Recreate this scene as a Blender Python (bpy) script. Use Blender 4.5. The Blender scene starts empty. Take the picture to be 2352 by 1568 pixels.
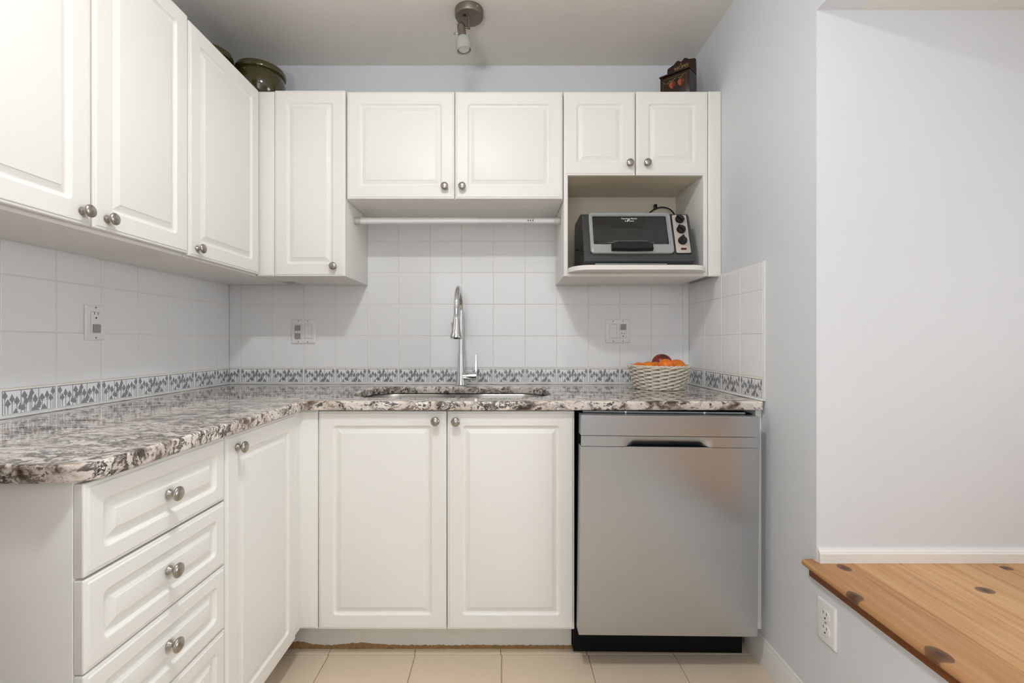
import bpy, bmesh, math, random
from mathutils import Vector, Matrix

random.seed(7)
SC = bpy.context.scene
COL = SC.collection
PI = math.pi

# ------------------------------------------------------------------ camera
CAM_Z = 1.115
cam_data = bpy.data.cameras.new('camera')
cam_data.sensor_width = 36.0
cam_data.lens = 36.0 * 1062.0 / 2352.0
cam_data.shift_x = 18.0 / 2352.0
cam_data.clip_start = 0.02
cam = bpy.data.objects.new('camera', cam_data)
cam.location = (0, 0, CAM_Z)
cam.rotation_euler = (PI / 2, 0, 0)
COL.objects.link(cam)
SC.camera = cam

# ------------------------------------------------------------------ world, lights, exposure
world = bpy.data.worlds.new('world')
SC.world = world
world.use_nodes = True
world.node_tree.nodes['Background'].inputs['Color'].default_value = (0.80, 0.88, 1.0, 1)
world.node_tree.nodes['Background'].inputs['Strength'].default_value = 0.35

UPFILL_L = 138.0     # radiance of the added fill lamp behind the photographer
LAMP_L = 220.0        # radiance of the flush ceiling lamp over the kitchen
LAMP_POS = (-0.20, 0.62, 2.395)


def area_light(name, loc, rot, sx, sy, power, color, spread=180):
    d = bpy.data.lights.new(name, 'AREA')
    d.shape = 'RECTANGLE'
    d.size = sx
    d.size_y = sy
    d.energy = power
    d.color = color
    d.spread = math.radians(spread)
    o = bpy.data.objects.new(name, d)
    o.location = loc
    o.rotation_euler = rot
    COL.objects.link(o)
    return o


# added frontal fill light, set in a made-up window behind the photographer
area_light('window_fill', (-0.15, -2.42, 1.45), (PI / 2, 0, 0), 2.3, 1.5, 29.0, (0.88, 0.94, 1.0))
# added side fill light across the landing, set at a made-up window
area_light('landing_fill', (2.66, 0.30, 1.30), (PI / 2, 0, PI / 2), 1.1, 1.0, 12.5, (0.88, 0.94, 1.0), 110)

SC.view_settings.view_transform = 'Standard'
SC.view_settings.look = 'None'
SC.view_settings.gamma = 1.0
SC.view_settings.use_curve_mapping = False
SC.view_settings.exposure = -0.10
SC.cycles.max_bounces = 6
SC.cycles.diffuse_bounces = 4
SC.cycles.use_adaptive_sampling = True
SC.cycles.adaptive_threshold = 0.03
SC.cycles.glossy_bounces = 3
SC.cycles.transmission_bounces = 4
SC.cycles.caustics_reflective = False
SC.cycles.caustics_refractive = False


# ------------------------------------------------------------------ materials
def lin(c):
    c = c / 255.0
    return c / 12.92 if c <= 0.04045 else ((c + 0.055) / 1.055) ** 2.4


def rgb(r, g, b):
    return (lin(r), lin(g), lin(b), 1.0)


MATS = {}


def mat(name, color, rough=0.5, metal=0.0, spec=0.5, bump=0.0, bump_scale=200.0, coat=0.0,
        vary=0.0, vary_scale=3.0, emit=None, emit_strength=0.0, trans=0.0, ior=1.45, aniso=0.0, stretch=None):
    m = bpy.data.materials.new(name)
    m.use_nodes = True
    nt = m.node_tree
    b = nt.nodes['Principled BSDF']
    b.inputs['Base Color'].default_value = color
    b.inputs['Roughness'].default_value = rough
    b.inputs['Metallic'].default_value = metal
    b.inputs['Specular IOR Level'].default_value = spec
    b.inputs['Coat Weight'].default_value = coat
    b.inputs['IOR'].default_value = ior
    b.inputs['Transmission Weight'].default_value = trans
    b.inputs['Anisotropic'].default_value = aniso
    if emit:
        b.inputs['Emission Color'].default_value = emit
        b.inputs['Emission Strength'].default_value = emit_strength
    tc = nt.nodes.new('ShaderNodeTexCoord')
    mp = nt.nodes.new('ShaderNodeMapping')
    nt.links.new(tc.outputs['Object'], mp.inputs['Vector'])
    if stretch:
        mp.inputs['Scale'].default_value = stretch
    nz = nt.nodes.new('ShaderNodeTexNoise')
    nz.inputs['Scale'].default_value = vary_scale
    nz.inputs['Detail'].default_value = 3.0
    nt.links.new(mp.outputs['Vector'], nz.inputs['Vector'])
    mx = nt.nodes.new('ShaderNodeMix')
    mx.data_type = 'RGBA'
    v = max(vary, 0.01)
    mx.inputs['A'].default_value = tuple(min(1, c * (1 - v)) for c in color[:3]) + (1,)
    mx.inputs['B'].default_value = tuple(min(1, c * (1 + v)) for c in color[:3]) + (1,)
    nt.links.new(nz.outputs['Fac'], mx.inputs['Factor'])
    nt.links.new(mx.outputs['Result'], b.inputs['Base Color'])
    if bump > 0:
        n2 = nt.nodes.new('ShaderNodeTexNoise')
        n2.inputs['Scale'].default_value = bump_scale
        n2.inputs['Detail'].default_value = 2.0
        nt.links.new(mp.outputs['Vector'], n2.inputs['Vector'])
        bp = nt.nodes.new('ShaderNodeBump')
        bp.inputs['Strength'].default_value = bump
        bp.inputs['Distance'].default_value = 0.002
        nt.links.new(n2.outputs['Fac'], bp.inputs['Height'])
        nt.links.new(bp.outputs['Normal'], b.inputs['Normal'])
    MATS[name] = m
    return m


M_WALL = mat('wall_paint', rgb(224, 226, 229), 0.6, spec=0.35, bump=0.08, bump_scale=260)
M_CEIL = mat('ceiling_paint', rgb(232, 228, 221), 0.9, spec=0.2, bump=0.32, bump_scale=150)
M_CAB = mat('cabinet_white', rgb(239, 236, 230), 0.40, spec=0.45, vary=0.012, vary_scale=4)
M_CABIN = mat('cabinet_lining', rgb(228, 217, 196), 0.5, spec=0.3, vary=0.02)
M_RAW = mat('raw_board', rgb(150, 124, 96), 0.8, vary=0.15, vary_scale=30)
M_TILE = mat('white_glaze', rgb(241, 241, 241), 0.10, spec=0.5, bump=0.05, bump_scale=14, vary=0.012, vary_scale=5)
M_GROUT = mat('grout', rgb(232, 226, 214), 0.85, bump=0.2, bump_scale=300, vary=0.04)
M_CAULK = mat('white_caulk', rgb(228, 227, 223), 0.5, vary=0.03, vary_scale=40)
M_INK = mat('print_black', rgb(36, 38, 40), 0.2, vary=0.1, vary_scale=300)
M_INK2 = mat('print_grey', rgb(142, 143, 148), 0.2, vary=0.28, vary_scale=900)
M_INKW = mat('print_white', rgb(236, 237, 238), 0.2)
M_NICKEL = mat('brushed_nickel', rgb(172, 166, 157), 0.30, metal=1.0, bump=0.05, bump_scale=120, stretch=(1, 1, 14))
M_CHROME = mat('chrome', rgb(222, 223, 224), 0.06, metal=1.0)
M_PLATE = mat('plastic_white', rgb(240, 238, 235), 0.3, spec=0.5)
M_PLATEG = mat('plastic_grey', rgb(158, 157, 153), 0.4)
M_BLACK = mat('plastic_black', rgb(22, 22, 22), 0.35)
M_TUB = mat('matte_black', rgb(14, 14, 15), 0.55, spec=0.2)
M_DARK = mat('slot_black', rgb(12, 12, 12), 0.7)
M_STEELIN = mat('sink_steel', rgb(168, 165, 160), 0.32, metal=1.0, vary=0.05, vary_scale=20)
M_BASE = mat('baseboard_white', rgb(236, 233, 227), 0.4, spec=0.4)
M_OLIVE = mat('olive_glaze', rgb(66, 60, 28), 0.10, spec=0.6, coat=0.5, vary=0.25, vary_scale=18)
M_LAMP = mat('lamp_pewter', rgb(134, 124, 112), 0.42, metal=0.75, vary=0.05)
M_FROST = mat('frosted_glass', rgb(238, 238, 230), 0.5, trans=0.5, ior=1.12)
M_BULB = mat('bulb_reflector', rgb(232, 232, 226), 0.22, metal=0.6, bump=0.6, bump_scale=220)
M_GLOBE = mat('lamp_diffuser', rgb(255, 246, 232), 0.5, emit=(0.95, 0.975, 1.0, 1), emit_strength=LAMP_L)
M_UPFILL = mat('upfill_glow', rgb(255, 250, 242), 0.5, emit=(0.94, 0.97, 1.0, 1), emit_strength=UPFILL_L)  # glow of the added upward fill lamp
M_WICKER = mat('white_wicker', rgb(222, 213, 197), 0.6, bump=0.4, bump_scale=500, vary=0.16, vary_scale=70)
M_WICKER_SHADE = mat('wicker_shade', rgb(150, 136, 114), 0.8, vary=0.2, vary_scale=60)  # wicker colour darkened to stand in for shadow between the strands
M_ORANGE = mat('mandarin_peel', rgb(238, 122, 24), 0.36, bump=0.35, bump_scale=420, vary=0.12, vary_scale=22)
M_ORANGE2 = mat('mandarin_peel_golden', rgb(226, 130, 20), 0.38, bump=0.35, bump_scale=420, vary=0.16, vary_scale=22)
M_STEM = mat('fruit_stem', rgb(190, 160, 70), 0.7)
M_CHAR = mat('charcoal_enamel', rgb(72, 73, 74), 0.36, metal=0.35, spec=0.5, vary=0.04)
M_SILVERP = mat('silver_plastic', rgb(164, 165, 164), 0.36, metal=0.25)
M_PANELG = mat('control_silver', rgb(192, 182, 173), 0.4, metal=0.25)
M_OVENIN = mat('oven_interior', rgb(120, 120, 112), 0.42, metal=0.55, vary=0.1, vary_scale=20)
M_TRAY = mat('oven_tray', rgb(190, 190, 180), 0.3, metal=0.8)
M_RED = mat('indicator_red', rgb(92, 26, 20), 0.25)
M_DKWOOD = mat('dark_walnut', rgb(46, 27, 20), 0.32, vary=0.4, vary_scale=26, stretch=(1, 1, 5))
M_GOLD = mat('gold_paint', rgb(178, 142, 92), 0.45)
M_LINE = mat('olive_line', rgb(112, 92, 52), 0.5)
M_LEAF = mat('leaf_green', rgb(118, 122, 50), 0.5)
M_BERRY = mat('berry_red', rgb(158, 78, 42), 0.45, vary=0.3, vary_scale=160)
M_BERRY2 = mat('berry_dark', rgb(112, 34, 18), 0.45, vary=0.3, vary_scale=160)
M_ROD = mat('rod_white', rgb(234, 233, 233), 0.35)
M_RUBBER = mat('clear_rubber', rgb(222, 220, 212), 0.35, trans=0.3)
M_DUST = mat('crumbled_board', rgb(150, 116, 78), 0.95, bump=0.9, bump_scale=120, vary=0.4, vary_scale=60)
M_TOE = mat('toe_kick_white', rgb(222, 219, 212), 0.5, vary=0.06, vary_scale=14, bump=0.15, bump_scale=30)
M_BLOCKER = mat('blocker_dark', rgb(112, 84, 58), 0.5, vary=0.2, vary_scale=8, stretch=(8, 8, 1))  # dark so the added blocker wall bounces little light
M_FASCIA = mat('stained_trim', rgb(128, 70, 22), 0.42, vary=0.25, vary_scale=14, stretch=(6, 1, 6))


def glass_mat(name, tint, mixf):
    m = bpy.data.materials.new(name)
    m.use_nodes = True
    nt = m.node_tree
    nt.nodes.clear()
    out = nt.nodes.new('ShaderNodeOutputMaterial')
    tr = nt.nodes.new('ShaderNodeBsdfTransparent')
    tr.inputs['Color'].default_value = tint
    gl = nt.nodes.new('ShaderNodeBsdfGlossy')
    gl.inputs['Roughness'].default_value = 0.04
    fr = nt.nodes.new('ShaderNodeFresnel')
    fr.inputs['IOR'].default_value = mixf
    mx = nt.nodes.new('ShaderNodeMixShader')
    nt.links.new(fr.outputs[0], mx.inputs[0])
    nt.links.new(tr.outputs[0], mx.inputs[1])
    nt.links.new(gl.outputs[0], mx.inputs[2])
    nt.links.new(mx.outputs[0], out.inputs['Surface'])
    return m


M_GLASS = glass_mat('oven_glass', (0.74, 0.75, 0.74, 1), 1.5)
M_PANE = glass_mat('window_glass', (0.95, 0.97, 0.97, 1), 1.4)


class NT:
    """small helper to write node graphs"""
    def __init__(s, m):
        s.nt = m.node_tree

    def n(s, t, **kw):
        x = s.nt.nodes.new(t)
        for k, v in kw.items():
            if k in ('operation', 'data_type', 'blend_type', 'noise_dimensions', 'feature'):
                setattr(x, k, v)
            else:
                x.inputs[k].default_value = v
        return x

    def l(s, a, b):
        s.nt.links.new(a, b)

    def ramp(s, src, stops):
        r = s.nt.nodes.new('ShaderNodeValToRGB')
        e = r.color_ramp.elements
        e[0].position, e[0].color = stops[0]
        e[1].position, e[1].color = stops[-1]
        for p, c in stops[1:-1]:
            q = e.new(p)
            q.color = c
        s.l(src, r.inputs['Fac'])
        return r.outputs['Color']

    def mix(s, f, a, b, blend='MIX'):
        x = s.nt.nodes.new('ShaderNodeMix')
        x.data_type = 'RGBA'
        x.blend_type = blend
        for sock, v in ((x.inputs['Factor'], f), (x.inputs['A'], a), (x.inputs['B'], b)):
            if hasattr(v, 'is_linked'):
                s.l(v, sock)
            else:
                sock.default_value = v
        return x.outputs['Result']


def granite():
    m = mat('granite', rgb(205, 190, 178), 0.05, spec=0.5)
    nt = m.node_tree
    b = nt.nodes['Principled BSDF']
    g = NT(m)
    geo = nt.nodes.new('ShaderNodeNewGeometry')
    mp = g.n('ShaderNodeMapping')
    mp.inputs['Rotation'].default_value = (0.5, 0.35, 0.35)
    mp.inputs['Scale'].default_value = (0.75, 1.25, 1.0)
    g.l(geo.outputs['Position'], mp.inputs['Vector'])
    wz = g.n('ShaderNodeTexNoise', Scale=6.0, Detail=3.0)
    g.l(mp.outputs['Vector'], wz.inputs['Vector'])
    ad = nt.nodes.new('ShaderNodeVectorMath')
    ad.operation = 'MULTIPLY_ADD'
    ad.inputs[1].default_value = (0.10, 0.10, 0.10)
    g.l(wz.outputs['Color'], ad.inputs[0])
    g.l(mp.outputs['Vector'], ad.inputs[2])
    V = ad.outputs[0]
    n1 = g.n('ShaderNodeTexNoise', Scale=17.0, Detail=5.0, Roughness=0.62)
    g.l(V, n1.inputs['Vector'])
    base = g.ramp(n1.outputs['Fac'], [(0.30, rgb(70, 58, 50)), (0.37, rgb(140, 124, 111)), (0.44, rgb(212, 198, 186)), (0.58, rgb(233, 224, 215)), (0.72, rgb(205, 190, 177))])
    # wandering charcoal veins
    n2 = g.n('ShaderNodeTexNoise', Scale=20.0, Detail=7.0, Roughness=0.7)
    g.l(V, n2.inputs['Vector'])
    v1 = g.ramp(n2.outputs['Fac'], [(0.455, (0, 0, 0, 1)), (0.492, (1, 1, 1, 1)), (0.508, (1, 1, 1, 1)), (0.54, (0, 0, 0, 1))])
    n3 = g.n('ShaderNodeTexNoise', Scale=7.0, Detail=3.0)
    g.l(V, n3.inputs['Vector'])
    msk = g.ramp(n3.outputs['Fac'], [(0.41, (0, 0, 0, 1)), (0.54, (1, 1, 1, 1))])
    vm = g.mix(1.0, v1, msk, 'MULTIPLY')
    c1 = g.mix(vm, base, rgb(40, 34, 30))
    # brown blotches and black flecks
    n4 = g.n('ShaderNodeTexNoise', Scale=34.0, Detail=5.0, Roughness=0.65)
    g.l(V, n4.inputs['Vector'])
    fl = g.ramp(n4.outputs['Fac'], [(0.585, (0, 0, 0, 1)), (0.63, (0.92, 0.92, 0.92, 1))])
    c2 = g.mix(fl, c1, rgb(58, 48, 41))
    n5 = g.n('ShaderNodeTexNoise', Scale=80.0, Detail=3.0)
    g.l(V, n5.inputs['Vector'])
    f5 = g.ramp(n5.outputs['Fac'], [(0.575, (0, 0, 0, 1)), (0.63, (0.8, 0.8, 0.8, 1))])
    c3 = g.mix(f5, c2, rgb(78, 68, 60))
    g.l(c3, b.inputs['Base Color'])
    return m


M_GRANITE = granite()


def steel():
    m = mat('stainless_steel', rgb(172, 168, 162), 0.27, metal=1.0, aniso=0.5)
    nt = m.node_tree
    b = nt.nodes['Principled BSDF']
    g = NT(m)
    tc = nt.nodes.new('ShaderNodeTexCoord')
    mp = g.n('ShaderNodeMapping')
    mp.inputs['Scale'].default_value = (1.0, 1.0, 120.0)
    g.l(tc.outputs['Object'], mp.inputs['Vector'])
    n1 = g.n('ShaderNodeTexNoise', Scale=6.0, Detail=3.0)
    g.l(mp.outputs['Vector'], n1.inputs['Vector'])
    # hand smudges: slightly rougher patches
    n2 = g.n('ShaderNodeTexNoise', Scale=3.2, Detail=3.0)
    g.l(tc.outputs['Object'], n2.inputs['Vector'])
    r = nt.nodes.new('ShaderNodeMapRange')
    r.inputs['From Min'].default_value = 0.35
    r.inputs['From Max'].default_value = 0.7
    r.inputs['To Min'].default_value = 0.28
    r.inputs['To Max'].default_value = 0.33
    g.l(n2.outputs['Fac'], r.inputs['Value'])
    g.l(r.outputs[0], b.inputs['Roughness'])
    col = g.mix(n1.outputs['Fac'], rgb(188, 191, 195), rgb(198, 201, 205))
    g.l(col, b.inputs['Base Color'])
    return m


M_STEEL = steel()


def floor_tile_mat():
    m = mat('beige_ceramic', rgb(222, 203, 178), 0.34, spec=0.4, bump=0.05, bump_scale=40, vary=0.03, vary_scale=6)
    return m


M_FTILE = floor_tile_mat()
M_FGROUT = mat('floor_grout', rgb(150, 134, 114), 0.9)


def pine():
    m = mat('knotty_pine', rgb(196, 140, 84), 0.36, spec=0.4)
    nt = m.node_tree
    b = nt.nodes['Principled BSDF']
    g = NT(m)
    geo = nt.nodes.new('ShaderNodeNewGeometry')
    oi = nt.nodes.new('ShaderNodeObjectInfo')
    # shift the grain per board
    sh = nt.nodes.new('ShaderNodeVectorMath')
    sh.operation = 'MULTIPLY_ADD'
    g.l(oi.outputs['Random'], sh.inputs[0])
    sh.inputs[1].default_value = (3.0, 7.0, 2.0)
    g.l(geo.outputs['Position'], sh.inputs[2])
    mp = g.n('ShaderNodeMapping')
    mp.inputs['Scale'].default_value = (34.0, 1.6, 34.0)
    g.l(sh.outputs[0], mp.inputs['Vector'])
    n1 = g.n('ShaderNodeTexNoise', Scale=1.6, Detail=5.0, Roughness=0.6, Distortion=0.5)
    g.l(mp.outputs['Vector'], n1.inputs['Vector'])
    c = g.ramp(n1.outputs['Fac'], [(0.28, rgb(182, 132, 84)), (0.5, rgb(206, 160, 110)), (0.72, rgb(222, 182, 134))])
    n3 = g.n('ShaderNodeTexNoise', Scale=5.0, Detail=2.0)
    g.l(geo.outputs['Position'], n3.inputs['Vector'])
    c = g.mix(g.ramp(n3.outputs['Fac'], [(0.4, (0, 0, 0, 1)), (0.75, (0.35, 0.35, 0.35, 1))]), c, rgb(184, 130, 84))
    c = g.mix(1.0, c, oi.outputs['Color'], 'MULTIPLY')
    # knots at fixed places in the boards
    for (kx, ky, rx, ry) in KNOTS:
        sb = nt.nodes.new('ShaderNodeVectorMath')
        sb.operation = 'SUBTRACT'
        g.l(geo.outputs['Position'], sb.inputs[0])
        sb.inputs[1].default_value = (kx, ky, 0.483)
        ml = nt.nodes.new('ShaderNodeVectorMath')
        ml.operation = 'MULTIPLY'
        g.l(sb.outputs[0], ml.inputs[0])
        ml.inputs[1].default_value = (1 / rx, 1 / ry, 10)
        ln = nt.nodes.new('ShaderNodeVectorMath')
        ln.operation = 'LENGTH'
        g.l(ml.outputs[0], ln.inputs[0])
        k = g.ramp(ln.outputs['Value'], [(0.0, (1, 1, 1, 1)), (0.5, (0.8, 0.8, 0.8, 1)), (0.9, (0.65, 0.65, 0.65, 1)), (1.0, (0, 0, 0, 1))])
        c = g.mix(k, c, rgb(58, 30, 22))
    g.l(c, b.inputs['Base Color'])
    return m


KNOTS = [(0.950, 1.292, 0.017, 0.022), (0.872, 1.150, 0.016, 0.024), (0.880, 0.935, 0.020, 0.028),
         (1.222, 1.175, 0.022, 0.018), (1.402, 1.290, 0.016, 0.014), (1.10, 0.62, 0.02, 0.025), (1.36, 0.78, 0.018, 0.022)]
M_PINE = pine()

# ------------------------------------------------------------------ mesh helpers
WPOS = {}


def wpos(o):
    return WPOS.get(o.name, Vector((0, 0, 0)))


class MB:
    def __init__(s):
        s.v = []
        s.f = []

    def add(s, verts, faces, M=None):
        o = len(s.v)
        for p in verts:
            p = Vector(p)
            s.v.append(tuple(M @ p) if M else tuple(p))
        for f in faces:
            s.f.append([i + o for i in f])
        return s

    def box(s, x0, x1, y0, y1, z0, z1, M=None):
        v = [(x0, y0, z0), (x1, y0, z0), (x1, y1, z0), (x0, y1, z0), (x0, y0, z1), (x1, y0, z1), (x1, y1, z1), (x0, y1, z1)]
        f = [(0, 3, 2, 1), (4, 5, 6, 7), (0, 1, 5, 4), (1, 2, 6, 5), (2, 3, 7, 6), (3, 0, 4, 7)]
        return s.add(v, f, M)

    def cbox(s, x0, x1, y0, y1, z0, z1, b=0.002, M=None):
        """box with chamfered edges"""
        bm = bmesh.new()
        bmesh.ops.create_cube(bm, size=1.0)
        for v in bm.verts:
            v.co = Vector((x0 if v.co.x < 0 else x1, y0 if v.co.y < 0 else y1, z0 if v.co.z < 0 else z1))
        bmesh.ops.bevel(bm, geom=bm.edges[:], offset=b, segments=2, profile=0.5, affect='EDGES')
        bm.verts.index_update()
        s.add([v.co.copy() for v in bm.verts], [[v.index for v in f.verts] for f in bm.faces], M)
        bm.free()
        return s

    def prism(s, poly, a0, a1, axis='x', M=None):
        """poly = list of 2D points, extruded along an axis"""
        n = len(poly)
        def P(p, a):
            if axis == 'x':
                return (a, p[0], p[1])
            if axis == 'y':
                return (p[0], a, p[1])
            return (p[0], p[1], a)
        v = [P(p, a0) for p in poly] + [P(p, a1) for p in poly]
        f = [list(range(n)), list(range(2 * n - 1, n - 1, -1))]
        for i in range(n):
            j = (i + 1) % n
            f.append([i, i + n, j + n, j])
        return s.add(v, f, M)

    def lathe(s, prof, seg=24, M=None, cap=True):
        n = len(prof)
        v = []
        f = []
        for i in range(seg):
            a = 2 * PI * i / seg
            for r, z in prof:
                v.append((r * math.cos(a), r * math.sin(a), z))
        for i in range(seg):
            j = (i + 1) % seg
            for k in range(n - 1):
                f.append([i * n + k, j * n + k, j * n + k + 1, i * n + k + 1])
        if cap:
            if prof[0][0] > 1e-6:
                f.append([i * n for i in range(seg)][::-1])
            if prof[-1][0] > 1e-6:
                f.append([i * n + n - 1 for i in range(seg)])
        return s.add(v, f, M)

    def tube(s, pts, rad, seg=8, closed=False, M=None):
        pts = [Vector(p) for p in pts]
        n = len(pts)
        R = rad if callable(rad) else (lambda t: rad)
        v = []
        f = []
        prev = None
        for i, p in enumerate(pts):
            if closed:
                t = (pts[(i + 1) % n] - pts[i - 1]).normalized()
            else:
                t = (pts[min(i + 1, n - 1)] - pts[max(i - 1, 0)]).normalized()
            if prev is None:
                up = Vector((0, 0, 1)) if abs(t.z) < 0.9 else Vector((1, 0, 0))
                a = t.cross(up).normalized()
            else:
                a = (prev - t * prev.dot(t)).normalized()
            prev = a
            bb = t.cross(a)
            r = R(i / max(1, n - 1))
            for k in range(seg):
                w = 2 * PI * k / seg
                v.append(p + a * (r * math.cos(w)) + bb * (r * math.sin(w)))
        for i in range(n if closed else n - 1):
            j = (i + 1) % n
            for k in range(seg):
                q = (k + 1) % seg
                f.append([i * seg + k, i * seg + q, j * seg + q, j * seg + k])
        if not closed:
            f.append(list(range(seg))[::-1])
            f.append([(n - 1) * seg + k for k in range(seg)])
        return s.add(v, f, M)

    def loops(s, loops, cap0=True, cap1=True, M=None):
        n = len(loops[0])
        v = [p for L in loops for p in L]
        f = []
        for i in range(len(loops) - 1):
            for k in range(n):
                q = (k + 1) % n
                f.append([i * n + k, i * n + q, (i + 1) * n + q, (i + 1) * n + k])
        if cap0:
            f.append(list(range(n))[::-1])
        if cap1:
            f.append([(len(loops) - 1) * n + k for k in range(n)])
        return s.add(v, f, M)

    def sphere(s, c, r, seg=20, rings=12, sc=(1, 1, 1), M=None):
        v = [(c[0], c[1], c[2] - r * sc[2])]
        f = []
        for i in range(1, rings):
            a = PI * i / rings
            for k in range(seg):
                w = 2 * PI * k / seg
                v.append((c[0] + r * sc[0] * math.sin(a) * math.cos(w), c[1] + r * sc[1] * math.sin(a) * math.sin(w), c[2] - r * sc[2] * math.cos(a)))
        v.append((c[0], c[1], c[2] + r * sc[2]))
        L = len(v) - 1
        for k in range(seg):
            q = (k + 1) % seg
            f.append([0, 1 + q, 1 + k])
            f.append([L, L - seg + k, L - seg + q])
            for i in range(rings - 2):
                f.append([1 + i * seg + k, 1 + i * seg + q, 1 + (i + 1) * seg + q, 1 + (i + 1) * seg + k])
        return s.add(v, f, M)

    def mesh(s, name, angle=35, origin=None):
        v = [Vector(p) for p in s.v]
        if origin is None:
            xs = [p.x for p in v]
            ys = [p.y for p in v]
            zs = [p.z for p in v]
            origin = Vector(((min(xs) + max(xs)) / 2, (min(ys) + max(ys)) / 2, min(zs)))
        me = bpy.data.meshes.new(name)
        me.from_pydata([p - origin for p in v], [], s.f)
        bm = bmesh.new()
        bm.from_mesh(me)
        bmesh.ops.recalc_face_normals(bm, faces=bm.faces[:])
        bm.to_mesh(me)
        bm.free()
        if angle:
            me.polygons.foreach_set('use_smooth', [True] * len(me.polygons))
            me.set_sharp_from_angle(angle=math.radians(angle))
        me.update()
        return me, origin


def put(name, me, material, parent, loc, rot=None, local=False):
    """link mesh data as an object at a world (or parent-local) place"""
    o = bpy.data.objects.new(name, me)
    COL.objects.link(o)
    if material is not None and not me.materials:
        me.materials.append(material)
    loc = Vector(loc)
    if parent is not None:
        o.parent = parent
        o.location = loc if local else loc - wpos(parent)
    else:
        o.location = loc
    WPOS[o.name] = loc.copy()
    if rot:
        o.rotation_euler = rot
    return o


def build(mb, name, material, parent=None, angle=35, local=False):
    me, org = mb.mesh(name, angle)
    return put(name, me, material, parent, org, local=local)


def thing(name, label, cat, loc, group=None, rot=None):
    o = bpy.data.objects.new(name, None)
    COL.objects.link(o)
    o.empty_display_size = 0.05
    o.location = loc
    if rot:
        o.rotation_euler = rot
    WPOS[o.name] = Vector(loc)
    tag(o, label, cat, group)
    return o


def tag(o, label, cat, group=None):
    o['label'] = label
    o['category'] = cat
    if group:
        o['group'] = group
    return o


def struct(mb, name, material, label=None):
    o = build(mb, name, material, None, angle=None)
    o['kind'] = 'structure'
    if label:
        o['label'] = label
    return o


def rr2(w, h, r, n):
    """rounded rectangle as 2D points about the centre"""
    pts = []
    r = max(min(r, w / 2 - 1e-5, h / 2 - 1e-5), 1e-5)
    for cx, cz, a0 in ((w / 2 - r, h / 2 - r, 0), (-w / 2 + r, h / 2 - r, PI / 2), (-w / 2 + r, -h / 2 + r, PI), (w / 2 - r, -h / 2 + r, 1.5 * PI)):
        for i in range(n + 1):
            a = a0 + PI / 2 * i / n
            pts.append((cx + r * math.cos(a), cz + r * math.sin(a)))
    return pts


def panel_mb(w, h, prof, n=1, M=None, mb=None):
    """plate in x (0..w), z (0..h); prof = list of (inset, y, corner radius) from the back edge to the front"""
    mb = mb or MB()
    L = []
    for d, y, r in prof:
        L.append([(p[0] + w / 2, y, p[1] + h / 2) for p in rr2(w - 2 * d, h - 2 * d, r, n)])
    mb.loops(L, M=M)
    return mb


def curve_mesh(name, outlines, thick, bevel=0.0, res=3):
    """filled 2D outlines (first is the outer one) given thickness and rounded edges; top at z = thick"""
    cu = bpy.data.curves.new(name, 'CURVE')
    cu.dimensions = '2D'
    cu.fill_mode = 'BOTH'
    cu.extrude = thick / 2 - bevel
    cu.bevel_depth = bevel
    cu.bevel_resolution = res
    for pts in outlines:
        sp = cu.splines.new('POLY')
        sp.points.add(len(pts) - 1)
        for i, p in enumerate(pts):
            sp.points[i].co = (p[0], p[1], 0, 1)
        sp.use_cyclic_u = True
    ob = bpy.data.objects.new(name + '_tmp', cu)
    COL.objects.link(ob)
    dg = bpy.context.evaluated_depsgraph_get()
    me = bpy.data.meshes.new_from_object(ob.evaluated_get(dg))
    bpy.data.objects.remove(ob)
    bpy.data.curves.remove(cu)
    me.name = name
    me.transform(Matrix.Translation((0, 0, thick / 2)))
    me.materials.clear()
    return me


def text_mesh(body, size, thick=0.0002, align='CENTER', shear=0.0):
    cu = bpy.data.curves.new('txt', 'FONT')
    cu.body = body
    cu.size = size
    cu.align_x = align
    cu.extrude = thick
    cu.shear = shear
    cu.resolution_u = 3
    ob = bpy.data.objects.new('txt_tmp', cu)
    COL.objects.link(ob)
    dg = bpy.context.evaluated_depsgraph_get()
    me = bpy.data.meshes.new_from_object(ob.evaluated_get(dg))
    bpy.data.objects.remove(ob)
    bpy.data.curves.remove(cu)
    me.materials.clear()
    return me


# ------------------------------------------------------------------ room dimensions
YB = 2.2235          # face of the tiles on the back wall
XL = -1.3228         # face of the tiles on the left wall
XR = 0.889           # face of the tiles on the right wall
TT = 0.008           # tile thickness
XRW = 0.897          # painted right wall
CEIL = 2.446
Y0 = -2.45           # wall behind the photographer
Y_LAND = 1.3275      # wall of the raised landing
Z_LAND = 0.483       # its floor
CTOP = 0.9098        # worktop
CBOT = 0.878

# ------------------------------------------------------------------ structure
floor = struct(MB().box(-1.45, 1.02, Y0 - 0.1, 2.34, -0.10, -0.002), 'floor', M_FGROUT, 'beige ceramic tiled kitchen floor')
wall_back = struct(MB().box(-1.45, 1.02, YB + TT, YB + 0.12, 0, CEIL), 'wall_back', M_WALL, 'pale grey back wall with white tile splashback')
wall_left = struct(MB().box(XL - 0.12, XL - TT, Y0, YB + TT, 0, CEIL), 'wall_left', M_WALL, 'left wall with white tile splashback')
wr = MB()
wr.box(XRW, 1.017, Y_LAND, YB + TT, 0, CEIL)
wr.box(XRW, 1.017, -1.0, Y_LAND, 0, Z_LAND - 0.02)
wr.box(XRW, 1.017, -1.0, Y_LAND, 2.066, CEIL)
wr.box(XRW, 1.017, Y0, -1.0, 0, CEIL)
wall_right = struct(wr, 'wall_right', M_WALL, 'pale grey right wall open above the landing')
wf = MB()
wf.box(-1.45, 1.02, Y0 - 0.1, Y0, 0, 0.70)
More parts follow.
